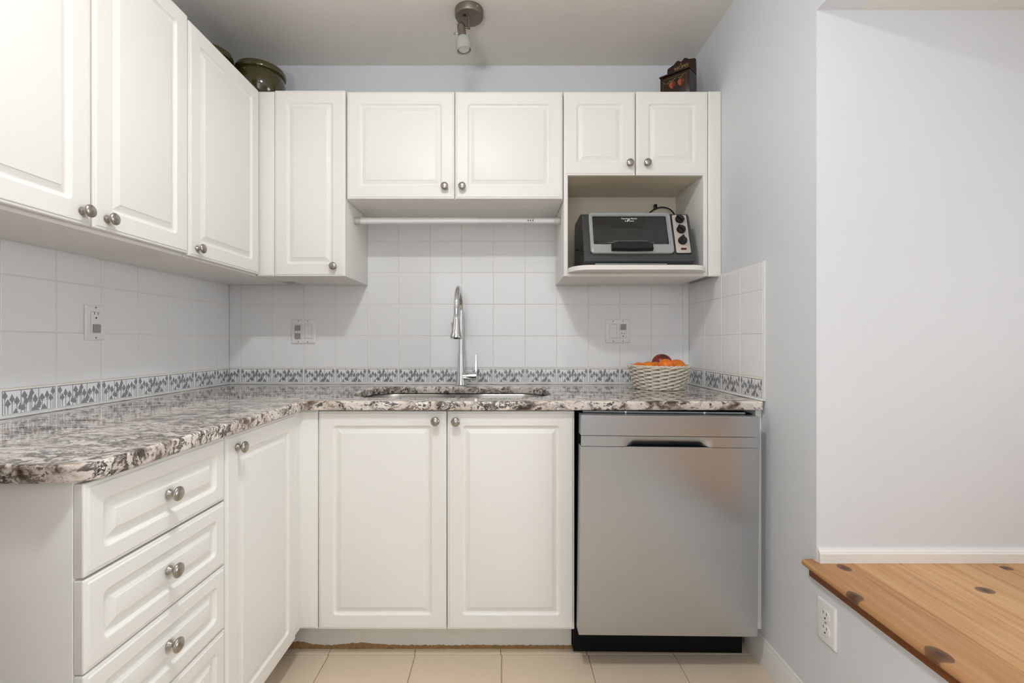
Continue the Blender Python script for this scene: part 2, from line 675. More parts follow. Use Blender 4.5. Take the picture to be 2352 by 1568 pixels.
wf.box(-1.45, 1.02, Y0 - 0.1, Y0, 2.20, CEIL)
wf.box(-1.45, -1.30, Y0 - 0.1, Y0, 0.70, 2.20)
wf.box(1.0, 1.02, Y0 - 0.1, Y0, 0.70, 2.20)
struct(wf, 'wall_front', M_WALL, 'wall behind the photographer with a wide added window')
ceiling = struct(MB().box(-1.45, 1.02, Y0 - 0.1, 2.34, CEIL, CEIL + 0.1), 'ceiling', M_CEIL, 'white textured kitchen ceiling')
struct(MB().box(1.017, 2.72, Y_LAND, Y_LAND + 0.1, 0, CEIL), 'wall_landing', M_WALL, 'pale grey wall above the pine landing')
wl = MB()
wl.box(2.70, 2.80, -1.1, Y_LAND + 0.1, 0, 0.75)
wl.box(2.70, 2.80, -1.1, Y_LAND + 0.1, 1.85, CEIL)
wl.box(2.70, 2.80, -1.1, -0.40, 0.75, 1.85)
wl.box(2.70, 2.80, 1.0, Y_LAND + 0.1, 0.75, 1.85)
struct(wl, 'wall_landing_side', M_WALL)
struct(MB().box(1.017, 2.72, -1.1, -1.0, 0, CEIL), 'wall_landing_near', M_WALL)
struct(MB().box(1.017, 2.80, -1.1, Y_LAND, 2.066, 2.166), 'ceiling_landing', M_CEIL)
struct(MB().box(XL - TT, -0.66, 0.16, 0.27, 0, CEIL), 'wall_light_blocker', M_BLOCKER, 'unseen dark wall added left of the photographer to block light')  # added unseen wall, keeps light off the drawer unit's end panel
# made-up windows out of frame, added to hold the fill lights
w1 = MB()
for a, b_, c, d in ((-1.30, -1.25, 0.70, 2.20), (0.95, 1.0, 0.70, 2.20), (-1.25, 0.95, 0.70, 0.75), (-1.25, 0.95, 2.15, 2.20), (-0.175, -0.125, 0.75, 2.15)):
    w1.box(a, b_, Y0 - 0.09, Y0 - 0.02, c, d)
win1 = struct(w1, 'fill_window_1', M_BASE)  # added frame around the frontal fill light
build(MB().box(-1.25, 0.95, Y0 - 0.062, Y0 - 0.056, 0.75, 2.15), 'pane', M_PANE, win1, angle=None)
w2 = MB()
for a, b_, c, d in ((-0.40, -0.35, 0.75, 1.85), (0.95, 1.0, 0.75, 1.85), (-0.35, 0.95, 0.75, 0.80), (-0.35, 0.95, 1.80, 1.85)):
    w2.box(2.71, 2.78, a, b_, c, d)
win2 = struct(w2, 'fill_window_2', M_BASE)  # added frame behind the landing fill light
build(MB().box(2.742, 2.748, -0.35, 0.95, 0.80, 1.80), 'pane', M_PANE, win2, angle=None)

# floor tiles of the kitchen
me_ft, _ = panel_mb(0.3055, 0.3055, [(0, 0.006, 0.002), (0, 0.0012, 0.002), (0.0012, 0, 0.002)], 1).mesh('floor_tile', None, Vector((0, 0, 0)))
me_ft.transform(Matrix.Rotation(-PI / 2, 4, 'X'))
me_ft.materials.append(M_FTILE)
for i in range(-4, 3):
    for j in range(-14, 1):
        x = -0.0127 + 0.308 * i
        y = 1.648 + 0.308 * (j - 1) + 0.308
        o = put('floor_tile', me_ft, None, floor, (x + 0.0012 + (0.004 if j % 2 else 0), y + 0.0012, 0.0))

# landing: boards, nosing, trim, baseboard
landing = struct(MB().box(1.017, 2.72, -1.0, Y_LAND, 0, Z_LAND - 0.0195), 'floor_landing', M_FASCIA, 'knotty pine plank floor of the raised landing')


def plank(x0, x1, name, col, y1=Y_LAND - 0.0005):
    mb = MB()
    b = 0.0022
    t = Z_LAND
    prof = [(x0 + 0.0004, t - 0.019), (x0 + 0.0004, t - b), (x0 + b, t), (x1 - b, t), (x1 - 0.0004, t - b), (x1 - 0.0004, t - 0.019)]
    mb.prism(prof, -0.98, y1, 'y')
    o = build(mb, name, M_PINE, landing, angle=20)
    o.color = col
    return o


cols = [(0.98, 0.97, 0.94, 1), (1.06, 1.06, 1.04, 1), (1.0, 0.99, 0.96, 1), (0.97, 0.93, 0.86, 1), (1.07, 1.05, 1.0, 1)]
xk = 0.9916
k = 0
while xk < 2.7:
    plank(xk, min(xk + 0.1335, 2.70), 'plank', cols[k % 5])
    xk += 0.1335
    k += 1
nz = MB()
pts = [(0.9912, Z_LAND - 0.019)]
for i in range(9):
    a = PI * 1.5 - PI * i / 8
    pts.append((0.874 + 0.0088 * math.cos(a), Z_LAND - 0.0095 + 0.0095 * math.sin(a)))
pts += [(0.989, Z_LAND), (0.9912, Z_LAND - 0.002)]
nz.prism(pts, -0.98, Y_LAND - 0.0005, 'y')
nz.prism([(p[0] if p[0] < 0.8962 else 0.8962, p[1]) for p in pts], Y_LAND - 0.001, 1.345, 'y')
o = build(nz, 'nosing', M_PINE, landing, angle=30)
o.color = (0.82, 0.74, 0.68, 1)
build(MB().cbox(0.881, 0.8965, -0.98, 1.338, Z_LAND - 0.045, Z_LAND - 0.0195, 0.003), 'trim_molding', M_FASCIA, landing)


def base_profile(h, t=0.013):
    return [(0, 0), (t, 0), (t, h * 0.66), (t * 0.85, h * 0.72), (t * 0.80, h * 0.80), (t * 0.45, h * 0.90), (t * 0.35, h), (0, h)]


mb = MB()
mb.prism([(XRW - p[0], p[1]) for p in base_profile(0.092)], -2.44, 1.70, 'y')
bb = build(mb, 'baseboard_right', M_BASE, None, 20)
bb['kind'] = 'structure'
mb = MB()
mb.prism([(Y_LAND - p[0], Z_LAND + 0.0005 + p[1]) for p in base_profile(0.040, 0.012)], XRW + 0.002, 2.70, 'x')
bb = build(mb, 'baseboard_landing', M_BASE, None, 20)
bb['kind'] = 'structure'

# ------------------------------------------------------------------ wall tiles
P = 0.152
G = 0.0022
ROW0 = 0.9895
TILE_CACHE = {}


def tile_mesh(w, h):
    key = (round(w, 4), round(h, 4))
    if key not in TILE_CACHE:
        me, _ = panel_mb(w, h, [(0, TT, 0.0012), (0, 0.0011, 0.0012), (0.0004, 0.0004, 0.0012), (0.0013, 0, 0.0012)], 1).mesh('wall_tile', None, Vector((0, 0, 0)))
        me.materials.append(M_TILE)
        TILE_CACHE[key] = me
    return TILE_CACHE[key]


# the printed band: frame, dividers, trees
def spade(cx, cz, w, h, lean=0.0):
    """crown of a tree"""
    sh = [(-0.12, -0.5), (-0.40, -0.42), (-0.5, -0.12), (-0.34, 0.02), (-0.30, 0.2), (-0.17, 0.3), (-0.10, 0.5), (0.06, 0.5), (0.16, 0.3), (0.26, 0.18), (0.33, 0.02), (0.5, -0.15), (0.38, -0.42), (0.1, -0.5)]
    return [(cx + (p[0] + lean * p[1]) * w, cz + p[1] * h) for p in sh]


def bush(cx, z0, w, h):
    sh = [(-0.5, 0), (-0.36, 0.22), (-0.3, 0.42), (-0.12, 0.62), (0.0, 1.0), (0.14, 0.8), (0.24, 0.62), (0.36, 0.42), (0.5, 0.06), (0.46, 0)]
    return [(cx + p[0] * w, z0 + p[1] * h) for p in sh]


def rect(x0, x1, z0, z1):
    return [(x0, z0), (x1, z0), (x1, z1), (x0, z1)]


BW, BH = P - G, 0.070


def band_polys():
    blk, gry, wht = [], [], []
    a = 0.0026
    W, H = BW, BH
    t = 0.0022
    blk += [rect(a, W - a, H - a - t, H - a), rect(a, W - a, a, a + 0.0009), rect(a, a + t, a, H - a), rect(W - a - t, W - a, a, H - a)]
    pw = (W - 2 * a) / 3
    for i in (1, 2):
        blk.append(rect(a + pw * i - t / 2, a + pw * i + t / 2, a, H - a))
    ph = H - 2 * a

    def X(i, u):
        return a + pw * (i + u)

    def Z(v):
        return a + ph * v

    def tree(i, u, v, w=0.25, h=0.26, base=0.03, lean=0.0):
        w, h = w * 1.16, h * 1.10
        gry.append(spade(X(i, u), Z(v), w * pw, h * ph, lean))
        blk.append([(X(i, u) - 0.0030, Z(v - h * 0.48)), (X(i, u) + 0.0030, Z(v - h * 0.48)), (X(i, u) + 0.0008, Z(v - h * 0.85)), (X(i, u) - 0.0008, Z(v - h * 0.85))])
        blk.append(rect(X(i, u) - 0.0010, X(i, u) + 0.0010, Z(base), Z(v - h * 0.5)))
    tree(0, 0.15, 0.83); tree(0, 0.52, 0.68); tree(0, 0.78, 0.58, 0.28, 0.26); tree(0, 0.30, 0.50, 0.26, 0.26)
    gry.append(bush(X(0, 0.70), Z(0.03), 0.30 * pw, 0.22 * ph))
    gry.append(spade(X(0, 0.97), Z(0.30), 0.26 * pw, 0.28 * ph))
    tree(1, 0.19, 0.78, 0.30, 0.25); tree(1, 0.60, 0.86, 0.24, 0.26); tree(1, 0.50, 0.64, 0.27, 0.28); tree(1, 0.80, 0.58, 0.27, 0.28); tree(1, 0.28, 0.52, 0.26, 0.24)
    gry.append(spade(X(1, 0.12), Z(0.26), 0.26 * pw, 0.30 * ph))
    gry.append(bush(X(1, 0.76), Z(0.03), 0.46 * pw, 0.26 * ph))
    gry.append(bush(X(1, 0.95), Z(0.12), 0.34 * pw, 0.32 * ph))
    tree(2, 0.86, 0.84); tree(2, 0.50, 0.69); tree(2, 0.20, 0.60, 0.32, 0.24); tree(2, 0.72, 0.55, 0.24, 0.24)
    gry.append(bush(X(2, 0.30), Z(0.03), 0.40 * pw, 0.26 * ph))
    gry.append(spade(X(2, 0.06), Z(0.36), 0.2 * pw, 0.34 * ph))
    for i in range(3):
        wht.append(rect(X(i, 0.05), X(i, 0.95), Z(0.425), Z(0.425) + 0.0009))
    return blk, gry, wht


BAND = band_polys()


def clip_poly(p, x0, x1):
    def cut(poly, keep, xc):
        out = []
        for i in range(len(poly)):
            a, b = poly[i - 1], poly[i]
            ka, kb = keep(a[0]), keep(b[0])
            if ka != kb:
                t = (xc - a[0]) / (b[0] - a[0])
                out.append((xc, a[1] + t * (b[1] - a[1])))
            if kb:
                out.append(b)
        return out
    p = cut(p, lambda x: x >= x0, x0)
    return cut(p, lambda x: x <= x1, x1) if len(p) > 2 else []


def print_mesh(x0, x1):
    me = bpy.data.meshes.new('print')
    V, F, MI = [], [], []
    for mi, (ps, y) in enumerate(zip((BAND[1], BAND[0], BAND[2]), (-0.00012, -0.00018, -0.00024))):
        for p in ps:
            q = clip_poly(p, x0, x1)
            if len(q) < 3:
                continue
            o = len(V)
            V += [(a - x0, y, z) for a, z in q]
            F.append(list(range(o, o + len(q))))
            MI.append(mi)
    me.from_pydata(V, [], F)
    bm = bmesh.new()
    bm.from_mesh(me)
    for f in bm.faces:
        if f.normal.y > 0:
            f.normal_flip()
    bmesh.ops.triangulate(bm, faces=bm.faces[:])
    bm.to_mesh(me)
    bm.free()
    for m_ in (M_INK2, M_INK, M_INKW):
        me.materials.append(m_)
    return me


PRINT_CACHE = {}


def tile_at(parent, wall, a0, a1, z0, z1, band=None):
    """one tile between joints a0..a1 (along the wall) and z0..z1; band = (x0, x1) slice of the printed pattern"""
    w, h = a1 - a0 - G, z1 - z0 - G
    if w < 0.008 or h < 0.008:
        return
    me = tile_mesh(w, h)
    z = z0 + G / 2
    if wall == 'back':
        loc, rz = (a0 + G / 2, YB, z), 0
    elif wall == 'left':
        loc, rz = (XL, a0 + G / 2, z), PI / 2
    else:
        loc, rz = (XR, a1 - G / 2, z), -PI / 2
    tilt = 0.0 if band else 0.0018
    o = put('border_tile' if band else 'wall_tile', me, None, parent, loc, (random.uniform(-tilt, tilt), 0, rz + random.uniform(-tilt, tilt)))
    if band:
        if band not in PRINT_CACHE:
            PRINT_CACHE[band] = print_mesh(*band)
        put('print', PRINT_CACHE[band], None, o, (0, 0, 0), local=True)


def grout_slab(parent, wall, a0, a1, z0, z1):
    d = 0.0012
    if wall == 'back':
        mb = MB().box(a0, a1, YB + d, YB + TT, z0, z1)
    elif wall == 'left':
        mb = MB().box(XL - TT, XL - d, a0, a1, z0, z1)
    else:
        mb = MB().box(XR + d, XRW, a0, a1, z0, z1)
    return build(mb, 'grout', M_GROUT, parent, angle=None)


ZB0, ZB1 = 0.9155, 0.9877
bx = [XL, -1.268]
while bx[-1] + P < 0.87:
    bx.append(bx[-1] + P)
bx.append(XR)
for a0, a1 in zip(bx, bx[1:]):
    top = 5 if (a0 > -0.67 and a1 < 0.26) else 3
    for r in range(top):
        z1 = ROW0 + P * (r + 1)
        if r == 4:
            z1 = 1.702
        tile_at(wall_back, 'back', a0, a1, ROW0 + P * r, z1)
    w = a1 - a0 - G
    full = abs(a1 - a0 - P) < 0.001
    band = (0.0, BW) if full else ((BW - w, BW) if a0 < -1.3 else (0.0, w))
    tile_at(wall_back, 'back', a0, a1, ZB0, ZB1, band)
grout_slab(wall_back, 'back', XL - TT, XR + TT, ZB0 - 0.004, ROW0 + 3 * P - 0.002)
grout_slab(wall_back, 'back', -0.660, 0.252, ROW0 + 3 * P - 0.002, 1.702)
ly = [2.126 - P * k for k in range(9, -1, -1)] + [YB]
for a0, a1 in zip(ly, ly[1:]):
    for r in range(3):
        tile_at(wall_left, 'left', a0, a1, ROW0 + P * r, ROW0 + P * (r + 1))
    full = abs(a1 - a0 - P) < 0.001
    tile_at(wall_left, 'left', a0, a1, ZB0, ZB1, (0.0, BW) if full else (0.0, a1 - a0 - G))
grout_slab(wall_left, 'left', ly[0], YB, ZB0 - 0.004, ROW0 + 3 * P - 0.002)
ry = [1.5893 + P * k for k in range(4)] + [YB]
for a0, a1 in zip(ry, ry[1:]):
    for r in range(3):
        z1 = ROW0 + P * (r + 1) if r < 2 else 1.3905
        tile_at(wall_right, 'right', a0, a1, ROW0 + P * r, z1)
    full = abs(a1 - a0 - P) < 0.001
    tile_at(wall_right, 'right', a0, a1, ZB0, ZB1, (0.0, BW) if full else (0.0, BW))
grout_slab(wall_right, 'right', ry[0], YB, ZB0 - 0.004, 1.3905)
# caulk along the worktop and the tile edge strip on the right wall
build(MB().cbox(XL, XR, YB - 0.006, YB + 0.003, CTOP + 0.0002, ZB0 + 0.001, 0.0025), 'caulk_bead', M_CAULK, wall_back)
build(MB().cbox(XL - 0.003, XL + 0.006, 0.766, YB, CTOP + 0.0002, ZB0 + 0.001, 0.0025), 'caulk_bead', M_CAULK, wall_left)
build(MB().cbox(XR - 0.006, XR + 0.003, 1.587, YB, CTOP + 0.0002, ZB0 + 0.001, 0.0025), 'caulk_bead', M_CAULK, wall_right)
build(MB().cbox(XR + 0.0005, XRW, 1.583, 1.5905, ZB0 - 0.005, 1.392, 0.002), 'edge_strip', M_CAULK, wall_right)

# ------------------------------------------------------------------ doors, drawers and knobs
kb = MB()
KNOBP = [(0.0085, 0), (0.0095, 0.001), (0.0092, 0.003), (0.0062, 0.0055), (0.0052, 0.009), (0.0055, 0.012), (0.0085, 0.015), (0.0130, 0.0172), (0.0152, 0.0195), (0.0155, 0.0212),
         (0.0148, 0.0232), (0.0118, 0.0256), (0.0065, 0.0272), (0.0, 0.0277)]
kb.lathe(KNOBP, 32, Matrix.Rotation(PI / 2, 4, 'X'))
ME_KNOB, _ = kb.mesh('knob', 50, Vector((0, 0, 0)))
ME_KNOB.materials.append(M_NICKEL)
DOOR_CACHE = {}


def door_mesh(w, h, inset):
    key = (round(w, 3), round(h, 3), inset)
    if key not in DOOR_CACHE:
        I = inset
        prof = [(0.0, 0.019, 0.0025), (0.0, 0.0055, 0.0025), (0.0009, 0.0036, 0.003), (0.0026, 0.0026, 0.003), (0.0062, 0.0021, 0.003), (0.0080, 0.0004, 0.003), (0.0090, 0.0, 0.003),
                (I, 0.0, 0.012), (I + 0.0016, 0.0008, 0.012), (I + 0.0040, 0.0042, 0.011), (I + 0.0070, 0.0066, 0.008), (I + 0.0105, 0.0074, 0.0045), (I + 0.0130, 0.0073, 0.002),
                (I + 0.0270, 0.0020, 0.0006), (I + 0.0276, 0.0010, 0.0006), (I + 0.0290, 0.0007, 0.0006)]
        me, _ = panel_mb(w, h, prof, 5).mesh('door', 11, Vector((0, 0, 0)))
        me.materials.append(M_CAB)
        DOOR_CACHE[key] = me
    return DOOR_CACHE[key]


def front(parent, name, facing, a0, a1, z0, z1, face, knob=None, inset=0.050):
    """door or drawer front; facing 'y' = towards the photographer, 'x' = towards the right; knob = (along, z)"""
    me = door_mesh(a1 - a0, z1 - z0, inset)
    if facing == 'y':
        o = put(name, me, None, parent, (a0, face, z0))
    else:
        o = put(name, me, None, parent, (face, a0, z0), (0, 0, PI / 2))
    if knob:
        put('knob', ME_KNOB, None, o, (knob[0] - a0, 0.0, knob[1] - z0), (0, random.uniform(0, 6), 0), local=True)
    return o


UF = 1.905           # face of the upper doors on the back wall
UX = -1.0063         # face of the upper doors on the left wall
BF = 1.608           # face of the base doors
BX = -0.708          # face of the left base fronts
Z = lambda rel: CAM_Z + rel
UTOP = Z(1.033)
UBOT = Z(0.270)

# ---- left wall, double cabinet nearest the photographer
t = thing('wall_cabinet', 'white double-door wall cabinet on the left wall nearest the camera', 'cabinet', (-1.16, 1.13, UBOT))
build(MB().cbox(XL + 0.0015, UX - 0.0205, 0.785, 1.4755, UBOT, UTOP - 0.004, 0.001), 'body', M_CAB, t)
front(t, 'door', 'x', 0.790, 1.1287, Z(0.279), Z(1.036), UX, (1.102, Z(0.311)))
front(t, 'door', 'x', 1.1343, 1.4745, Z(0.280), Z(1.0365), UX, (1.171, Z(0.310)))
# ---- corner cabinet
t = thing('wall_cabinet', 'white single-door wall cabinet in the left corner under the green pots', 'cabinet', (-1.17, 1.83, UBOT))
build(MB().cbox(XL + 0.0015, UX - 0.0205, 1.4775, 2.190, UBOT, UTOP - 0.004, 0.001), 'body', M_CAB, t)
front(t, 'door', 'x', 1.4795, 1.9005, Z(0.2755), Z(1.0295), UX, (1.515, Z(0.304)))
# ---- tall narrow cabinet with corner filler
t = thing('wall_cabinet', 'tall narrow white wall cabinet left of the hanging rod', 'cabinet', (-0.80, 2.07, UBOT))
build(MB().cbox(-0.955, -0.6555, UF + 0.0205, YB - 0.0008, UBOT, UTOP - 0.004, 0.001), 'body', M_CAB, t)
front(t, 'door', 'y', -0.9475, -0.6555, UBOT - 0.001, Z(1.0355), UF, (-0.6996, Z(0.3085)))
fl = MB()
panel_mb(0.0735, Z(1.033) - UBOT, [(0, 0.016, 0.002), (0, 0.004, 0.002), (0.003, 0.001, 0.002), (0.006, 0.0, 0.002)], 2, Matrix.Translation((-1.0238, UF + 0.004, UBOT)), fl)
build(fl, 'corner_filler', M_CAB, t)
build(MB().cbox(-1.020, -0.957, UF + 0.0215, 2.093, UBOT + 0.001, UBOT + 0.018, 0.001), 'cleat', M_CAB, t)
# ---- short double cabinet over the sink
t = thing('wall_cabinet', 'short white double-door wall cabinet above the sink', 'cabinet', (-0.20, 2.07, Z(0.59)))
build(MB().cbox(-0.6540, 0.2450, UF + 0.0205, YB - 0.0008, Z(0.588), UTOP - 0.004, 0.001), 'body', M_CAB, t)
front(t, 'door', 'y', -0.6480, -0.2060, Z(0.588), Z(1.030), UF, (-0.244, Z(0.635)))
front(t, 'door', 'y', -0.2012, 0.2410, Z(0.588), Z(1.030), UF, (-0.172, Z(0.635)))
# ---- cabinet with the open oven niche
t = thing('wall_cabinet', 'white two-door wall cabinet with an open niche for the toaster oven', 'cabinet', (0.545, 2.07, UBOT))
build(MB().cbox(0.2466, 0.2627, UF + 0.003, YB - 0.0008, UBOT, UTOP - 0.004, 0.001), 'side_panel', M_CAB, t)
build(MB().cbox(0.8215, 0.8395, UF + 0.003, YB - 0.0008, UBOT, UTOP - 0.004, 0.001), 'side_panel', M_CAB, t)
build(MB().box(0.2630, 0.8212, UF + 0.0205, YB - 0.0008, Z(0.690), UTOP - 0.004), 'body', M_CABIN, t, angle=None)
build(MB().box(0.2630, 0.8212, YB - 0.012, YB - 0.0010, Z(0.2815), Z(0.6895)), 'back_panel', M_CABIN, t, angle=None)
build(MB().cbox(0.2630, 0.8212, UF + 0.004, YB - 0.0130, UBOT - 0.001, Z(0.2825), 0.001), 'bottom_panel', M_CAB, t)
front(t, 'door', 'y', 0.2472, 0.5400, Z(0.685), Z(1.030), UF, (0.515, Z(0.7305)))
front(t, 'door', 'y', 0.5440, 0.8400, Z(0.685), Z(1.031), UF, (0.5866, Z(0.7315)))
# rounded niche shelf that bulges out past the front
sh = []
xa, xb, yf, rxx, ryy = 0.2632, 0.8225, 1.818, 0.085, 0.092
for i in range(13):
    a = PI + PI / 2 * i / 12
    sh.append((xa + rxx + rxx * math.cos(a), yf + ryy + ryy * math.sin(a)))
for i in range(13):
    a = 1.5 * PI + PI / 2 * i / 12
    sh.append((xb - rxx + rxx * math.cos(a), yf + ryy + ryy * math.sin(a)))
sh += [(xb - 0.002, YB - 0.013), (xa, YB - 0.013)]
sh = [(min(p[0], 0.8210) if p[1] > UF + 0.0025 else p[0], p[1]) for p in sh]
mb = MB().prism(sh, Z(0.2830), Z(0.3012), 'z')
build(mb, 'shelf', M_CAB, t, angle=30)
fl = MB()
panel_mb(0.0530, UTOP - UBOT + 0.001, [(0, 0.016, 0.002), (0, 0.004, 0.002), (0.003, 0.001, 0.002), (0.006, 0.0, 0.002)], 2, Matrix.Translation((0.8430, UF + 0.002, UBOT - 0.001)), fl)
build(fl, 'end_filler', M_CAB, t)

# ---- base cabinets
# left run: drawer unit
t = thing('drawer_cabinet', 'white four-drawer base cabinet at the near end of the worktop', 'cabinet', (-1.02, 0.98, 0.0))
build(MB().cbox(XL + 0.0015, BX - 0.0205, 0.7805, 1.1765, 0.10, CBOT - 0.001, 0.0015), 'body', M_CAB, t)
build(MB().box(XL + 0.0015, BX - 0.090, 0.7815, 1.1760, 0.0005, 0.10), 'toe_kick', M_TOE, t, angle=None)
dz = [(-0.2415, -0.4010, 0.321), (-0.4050, -0.5645, 0.4824), (-0.5670, -0.7265, 0.640), (-0.7290, -1.0040, 0.866)]
for hi, lo, kz in dz:
    front(t, 'drawer', 'x', 0.7812, 1.1752, Z(lo), Z(hi), BX, (0.976, Z(-kz)), 0.035)
# left run: door cabinet
t = thing('base_cabinet', 'white single-door base cabinet in the corner right of the drawers', 'cabinet', (-1.02, 1.39, 0.0))
build(MB().cbox(XL + 0.0015, BX - 0.0205, 1.1775, 1.6060, 0.1125, CBOT - 0.001, 0.0015), 'body', M_CAB, t)
build(MB().box(XL + 0.0015, BX - 0.090, 1.1785, 1.6060, 0.0005, 0.112), 'toe_kick', M_TOE, t, angle=None)
front(t, 'door', 'x', 1.1785, 1.5740, Z(-1.012), Z(-0.2430), BX, (1.226, Z(-0.2795)))
fl = MB()
panel_mb(0.036, 0.762, [(0, 0.016, 0.001), (0, 0.002, 0.001), (0.002, 0.0, 0.001)], 2, Matrix.Translation((BX - 0.0035, 1.5755, 0.1135)) @ Matrix.Rotation(PI / 2, 4, 'Z'), fl)
build(fl, 'corner_filler', M_CAB, t)
# sink base
t = thing('sink_cabinet', 'white two-door base cabinet under the sink', 'cabinet', (-0.20, 1.9, 0.0))
build(MB().cbox(BX - 0.018, 0.2455, BF + 0.0205, BF + 0.038, 0.112, CBOT - 0.001, 0.001), 'face_frame', M_CAB, t)
build(MB().box(0.2295, 0.2455, BF + 0.0385, YB - 0.002, 0.10, CBOT - 0.001), 'side_panel', M_CAB, t, angle=None)
build(MB().box(BX - 0.018, 0.2290, BF + 0.0385, YB - 0.002, 0.10, 0.118), 'bottom_panel', M_CAB, t, angle=None)
fl = MB()
panel_mb(0.0725, 0.7615, [(0, 0.016, 0.002), (0, 0.0045, 0.002), (0.004, 0.0015, 0.002), (0.0085, 0.0, 0.002)], 2, Matrix.Translation((-0.7220, BF + 0.002, 0.1130)), fl)
build(fl, 'corner_filler', M_CAB, t)
front(t, 'door', 'y', -0.6465, -0.2014, Z(-1.0025), Z(-0.2420), BF, (-0.2377, Z(-0.2755)))
front(t, 'door', 'y', -0.1972, 0.2450, Z(-1.0025), Z(-0.2420), BF, (-0.1676, Z(-0.2770)))
toe = build(MB().box(-0.797, 0.2450, 1.684, 1.700, 0.0060, 0.1115), 'toe_kick', M_TOE, t, angle=None)
# swollen, crumbling lower edge of the toe kick
rnd = random.Random(3)
cr = MB()
N = 150
xs = [-0.80 + (0.2445 + 0.80) * i / N for i in range(N + 1)]
hh = []
for i, x in enumerate(xs):
    h = 0.0085 + 0.004 * rnd.random() + 0.014 * math.exp(-((x + 0.755) / 0.05) ** 2) + 0.009 * math.exp(-((x + 0.52) / 0.06) ** 2)
    hh.append(h)
v, f = [], []
for i, x in enumerate(xs):
    d = 0.0015 + 0.0025 * rnd.random()
    v += [(x, 1.6835 - d - 0.003, 0.0008), (x, 1.6835 - d, hh[i] * 0.55), (x, 1.6832, hh[i])]
for i in range(N):
    for k_ in range(2):
        f.append([i * 3 + k_, (i + 1) * 3 + k_, (i + 1) * 3 + k_ + 1, i * 3 + k_ + 1])
cr.add(v, f)
o = build(cr, 'crumbled_edge', M_DUST, toe, angle=None, local=False)

# end panel right of the dishwasher
o = build(MB().cbox(0.8745, 0.8960, 1.610, 2.20, 0.1135, CBOT - 0.001, 0.0015), 'end_panel', M_CAB)
tag(o, 'narrow white cabinet end panel between the dishwasher and the right wall', 'panel')

# ------------------------------------------------------------------ worktop
B = 0.0055
SX0, SX1, SY0, SY1 = -0.590, 0.184, 1.690, 2.103
outer = []
x0, x1, ya, yb, xi, yi = XL + 0.0015 + B, 0.8880 - B, 0.7655 + B, YB - 0.0015 - B, -0.690 - B, 1.5860 + B
outer.append((x0, ya))
rc = 0.05
for i in range(11):
    a = -PI / 2 + PI / 2 * i / 10
    outer.append((xi - rc + rc * math.cos(a), ya + rc + rc * math.sin(a)))
ri = 0.012
for i in range(6):
    a = PI - PI / 2 * i / 5
    outer.append((xi + ri + ri * math.cos(a), yi - ri + ri * math.sin(a)))
outer += [(x1, yi), (x1, yb), (x0, yb)]
scx, scy = (SX0 + SX1) / 2, (SY0 + SY1) / 2
hole = [(scx + p[0], scy + p[1]) for p in rr2(SX1 - SX0 + 2 * B, SY1 - SY0 + 2 * B, 0.15, 12)]
me = curve_mesh('countertop', [outer, hole], CTOP - CBOT, B, 3)
me.polygons.foreach_set('use_smooth', [True] * len(me.polygons))
me.set_sharp_from_angle(angle=math.radians(40))
o = put('countertop', me, M_GRANITE, None, (0, 0, CBOT))
tag(o, 'polished speckled granite L-shaped worktop', 'worktop')

# sink
t = thing('kitchen_sink', 'stainless steel double-bowl undermount sink in the worktop', 'sink', (scx, scy, CBOT - 0.20))
fo = [(scx + p[0], scy + p[1]) for p in rr2(SX1 - SX0 + 0.05, SY1 - SY0 + 0.05, 0.15, 10)]
bowls = [(-0.576, -0.2105), (-0.1905, 0.170)]
h_ = []
for a, b_ in bowls:
    h_.append([((a + b_) / 2 + p[0], scy + p[1]) for p in rr2(b_ - a, SY1 - SY0 - 0.010, 0.10, 8)])
me = curve_mesh('rim', [fo] + h_, 0.0015)
put('rim', me, M_STEELIN, t, (0, 0, CBOT - 0.0022))
for a, b_ in bowls:
    L = []
    for w_, r_, z_ in ((0.0, 0.10, -0.002), (0.003, 0.10, -0.008), (0.008, 0.095, -0.15), (0.016, 0.09, -0.172), (0.034, 0.075, -0.184), (0.10, 0.03, -0.187)):
        L.append([((a + b_) / 2 + p[0], scy + p[1], CBOT + z_) for p in rr2(b_ - a - 2 * w_, SY1 - SY0 - 0.010 - 2 * w_, r_, 8)])
    mb = MB().loops(L, cap0=False)
    bowl = build(mb, 'bowl', M_STEELIN, t, angle=40)
    dm = MB().lathe([(0.0, 0), (0.030, 0.0), (0.041, 0.002), (0.043, 0.0)], 24, Matrix.Translation(((a + b_) / 2, scy + 0.03, CBOT - 0.1868)), cap=False)
    build(dm, 'drain', M_CHROME, bowl)

# faucet
FX, FY = -0.2005, 2.147
t = thing('kitchen_faucet', 'chrome gooseneck pull-down faucet behind the sink', 'faucet', (FX, FY, CTOP))
T = Matrix.Translation((FX, FY, CTOP))
build(MB().lathe([(0.0275, 0.0004), (0.0275, 0.004), (0.0255, 0.006), (0.0215, 0.030), (0.0180, 0.070), (0.0155, 0.120), (0.0148, 0.150), (0.0128, 0.151)], 32, T), 'base', M_CHROME, t)
zt = CAM_Z + 0.137
pts = [(FX, FY, CTOP + 0.148 + (zt - CTOP - 0.148) * i / 6) for i in range(7)]
ra = 0.100
for i in range(1, 21):
    a = PI * i / 20 * 1.0
    pts.append((FX, FY - ra + ra * math.cos(a), zt + ra * math.sin(a)))
pts.append((FX, FY - 2 * ra - 0.001, zt - 0.02))
pts.append((FX, FY - 2 * ra - 0.0025, zt - 0.034))
build(MB().tube(pts, 0.0112, 20), 'spout', M_CHROME, t, angle=60)
HM = Matrix.Translation((FX, FY - 2 * ra - 0.002, zt - 0.028)) @ Matrix.Rotation(PI + math.radians(-10), 4, 'X')
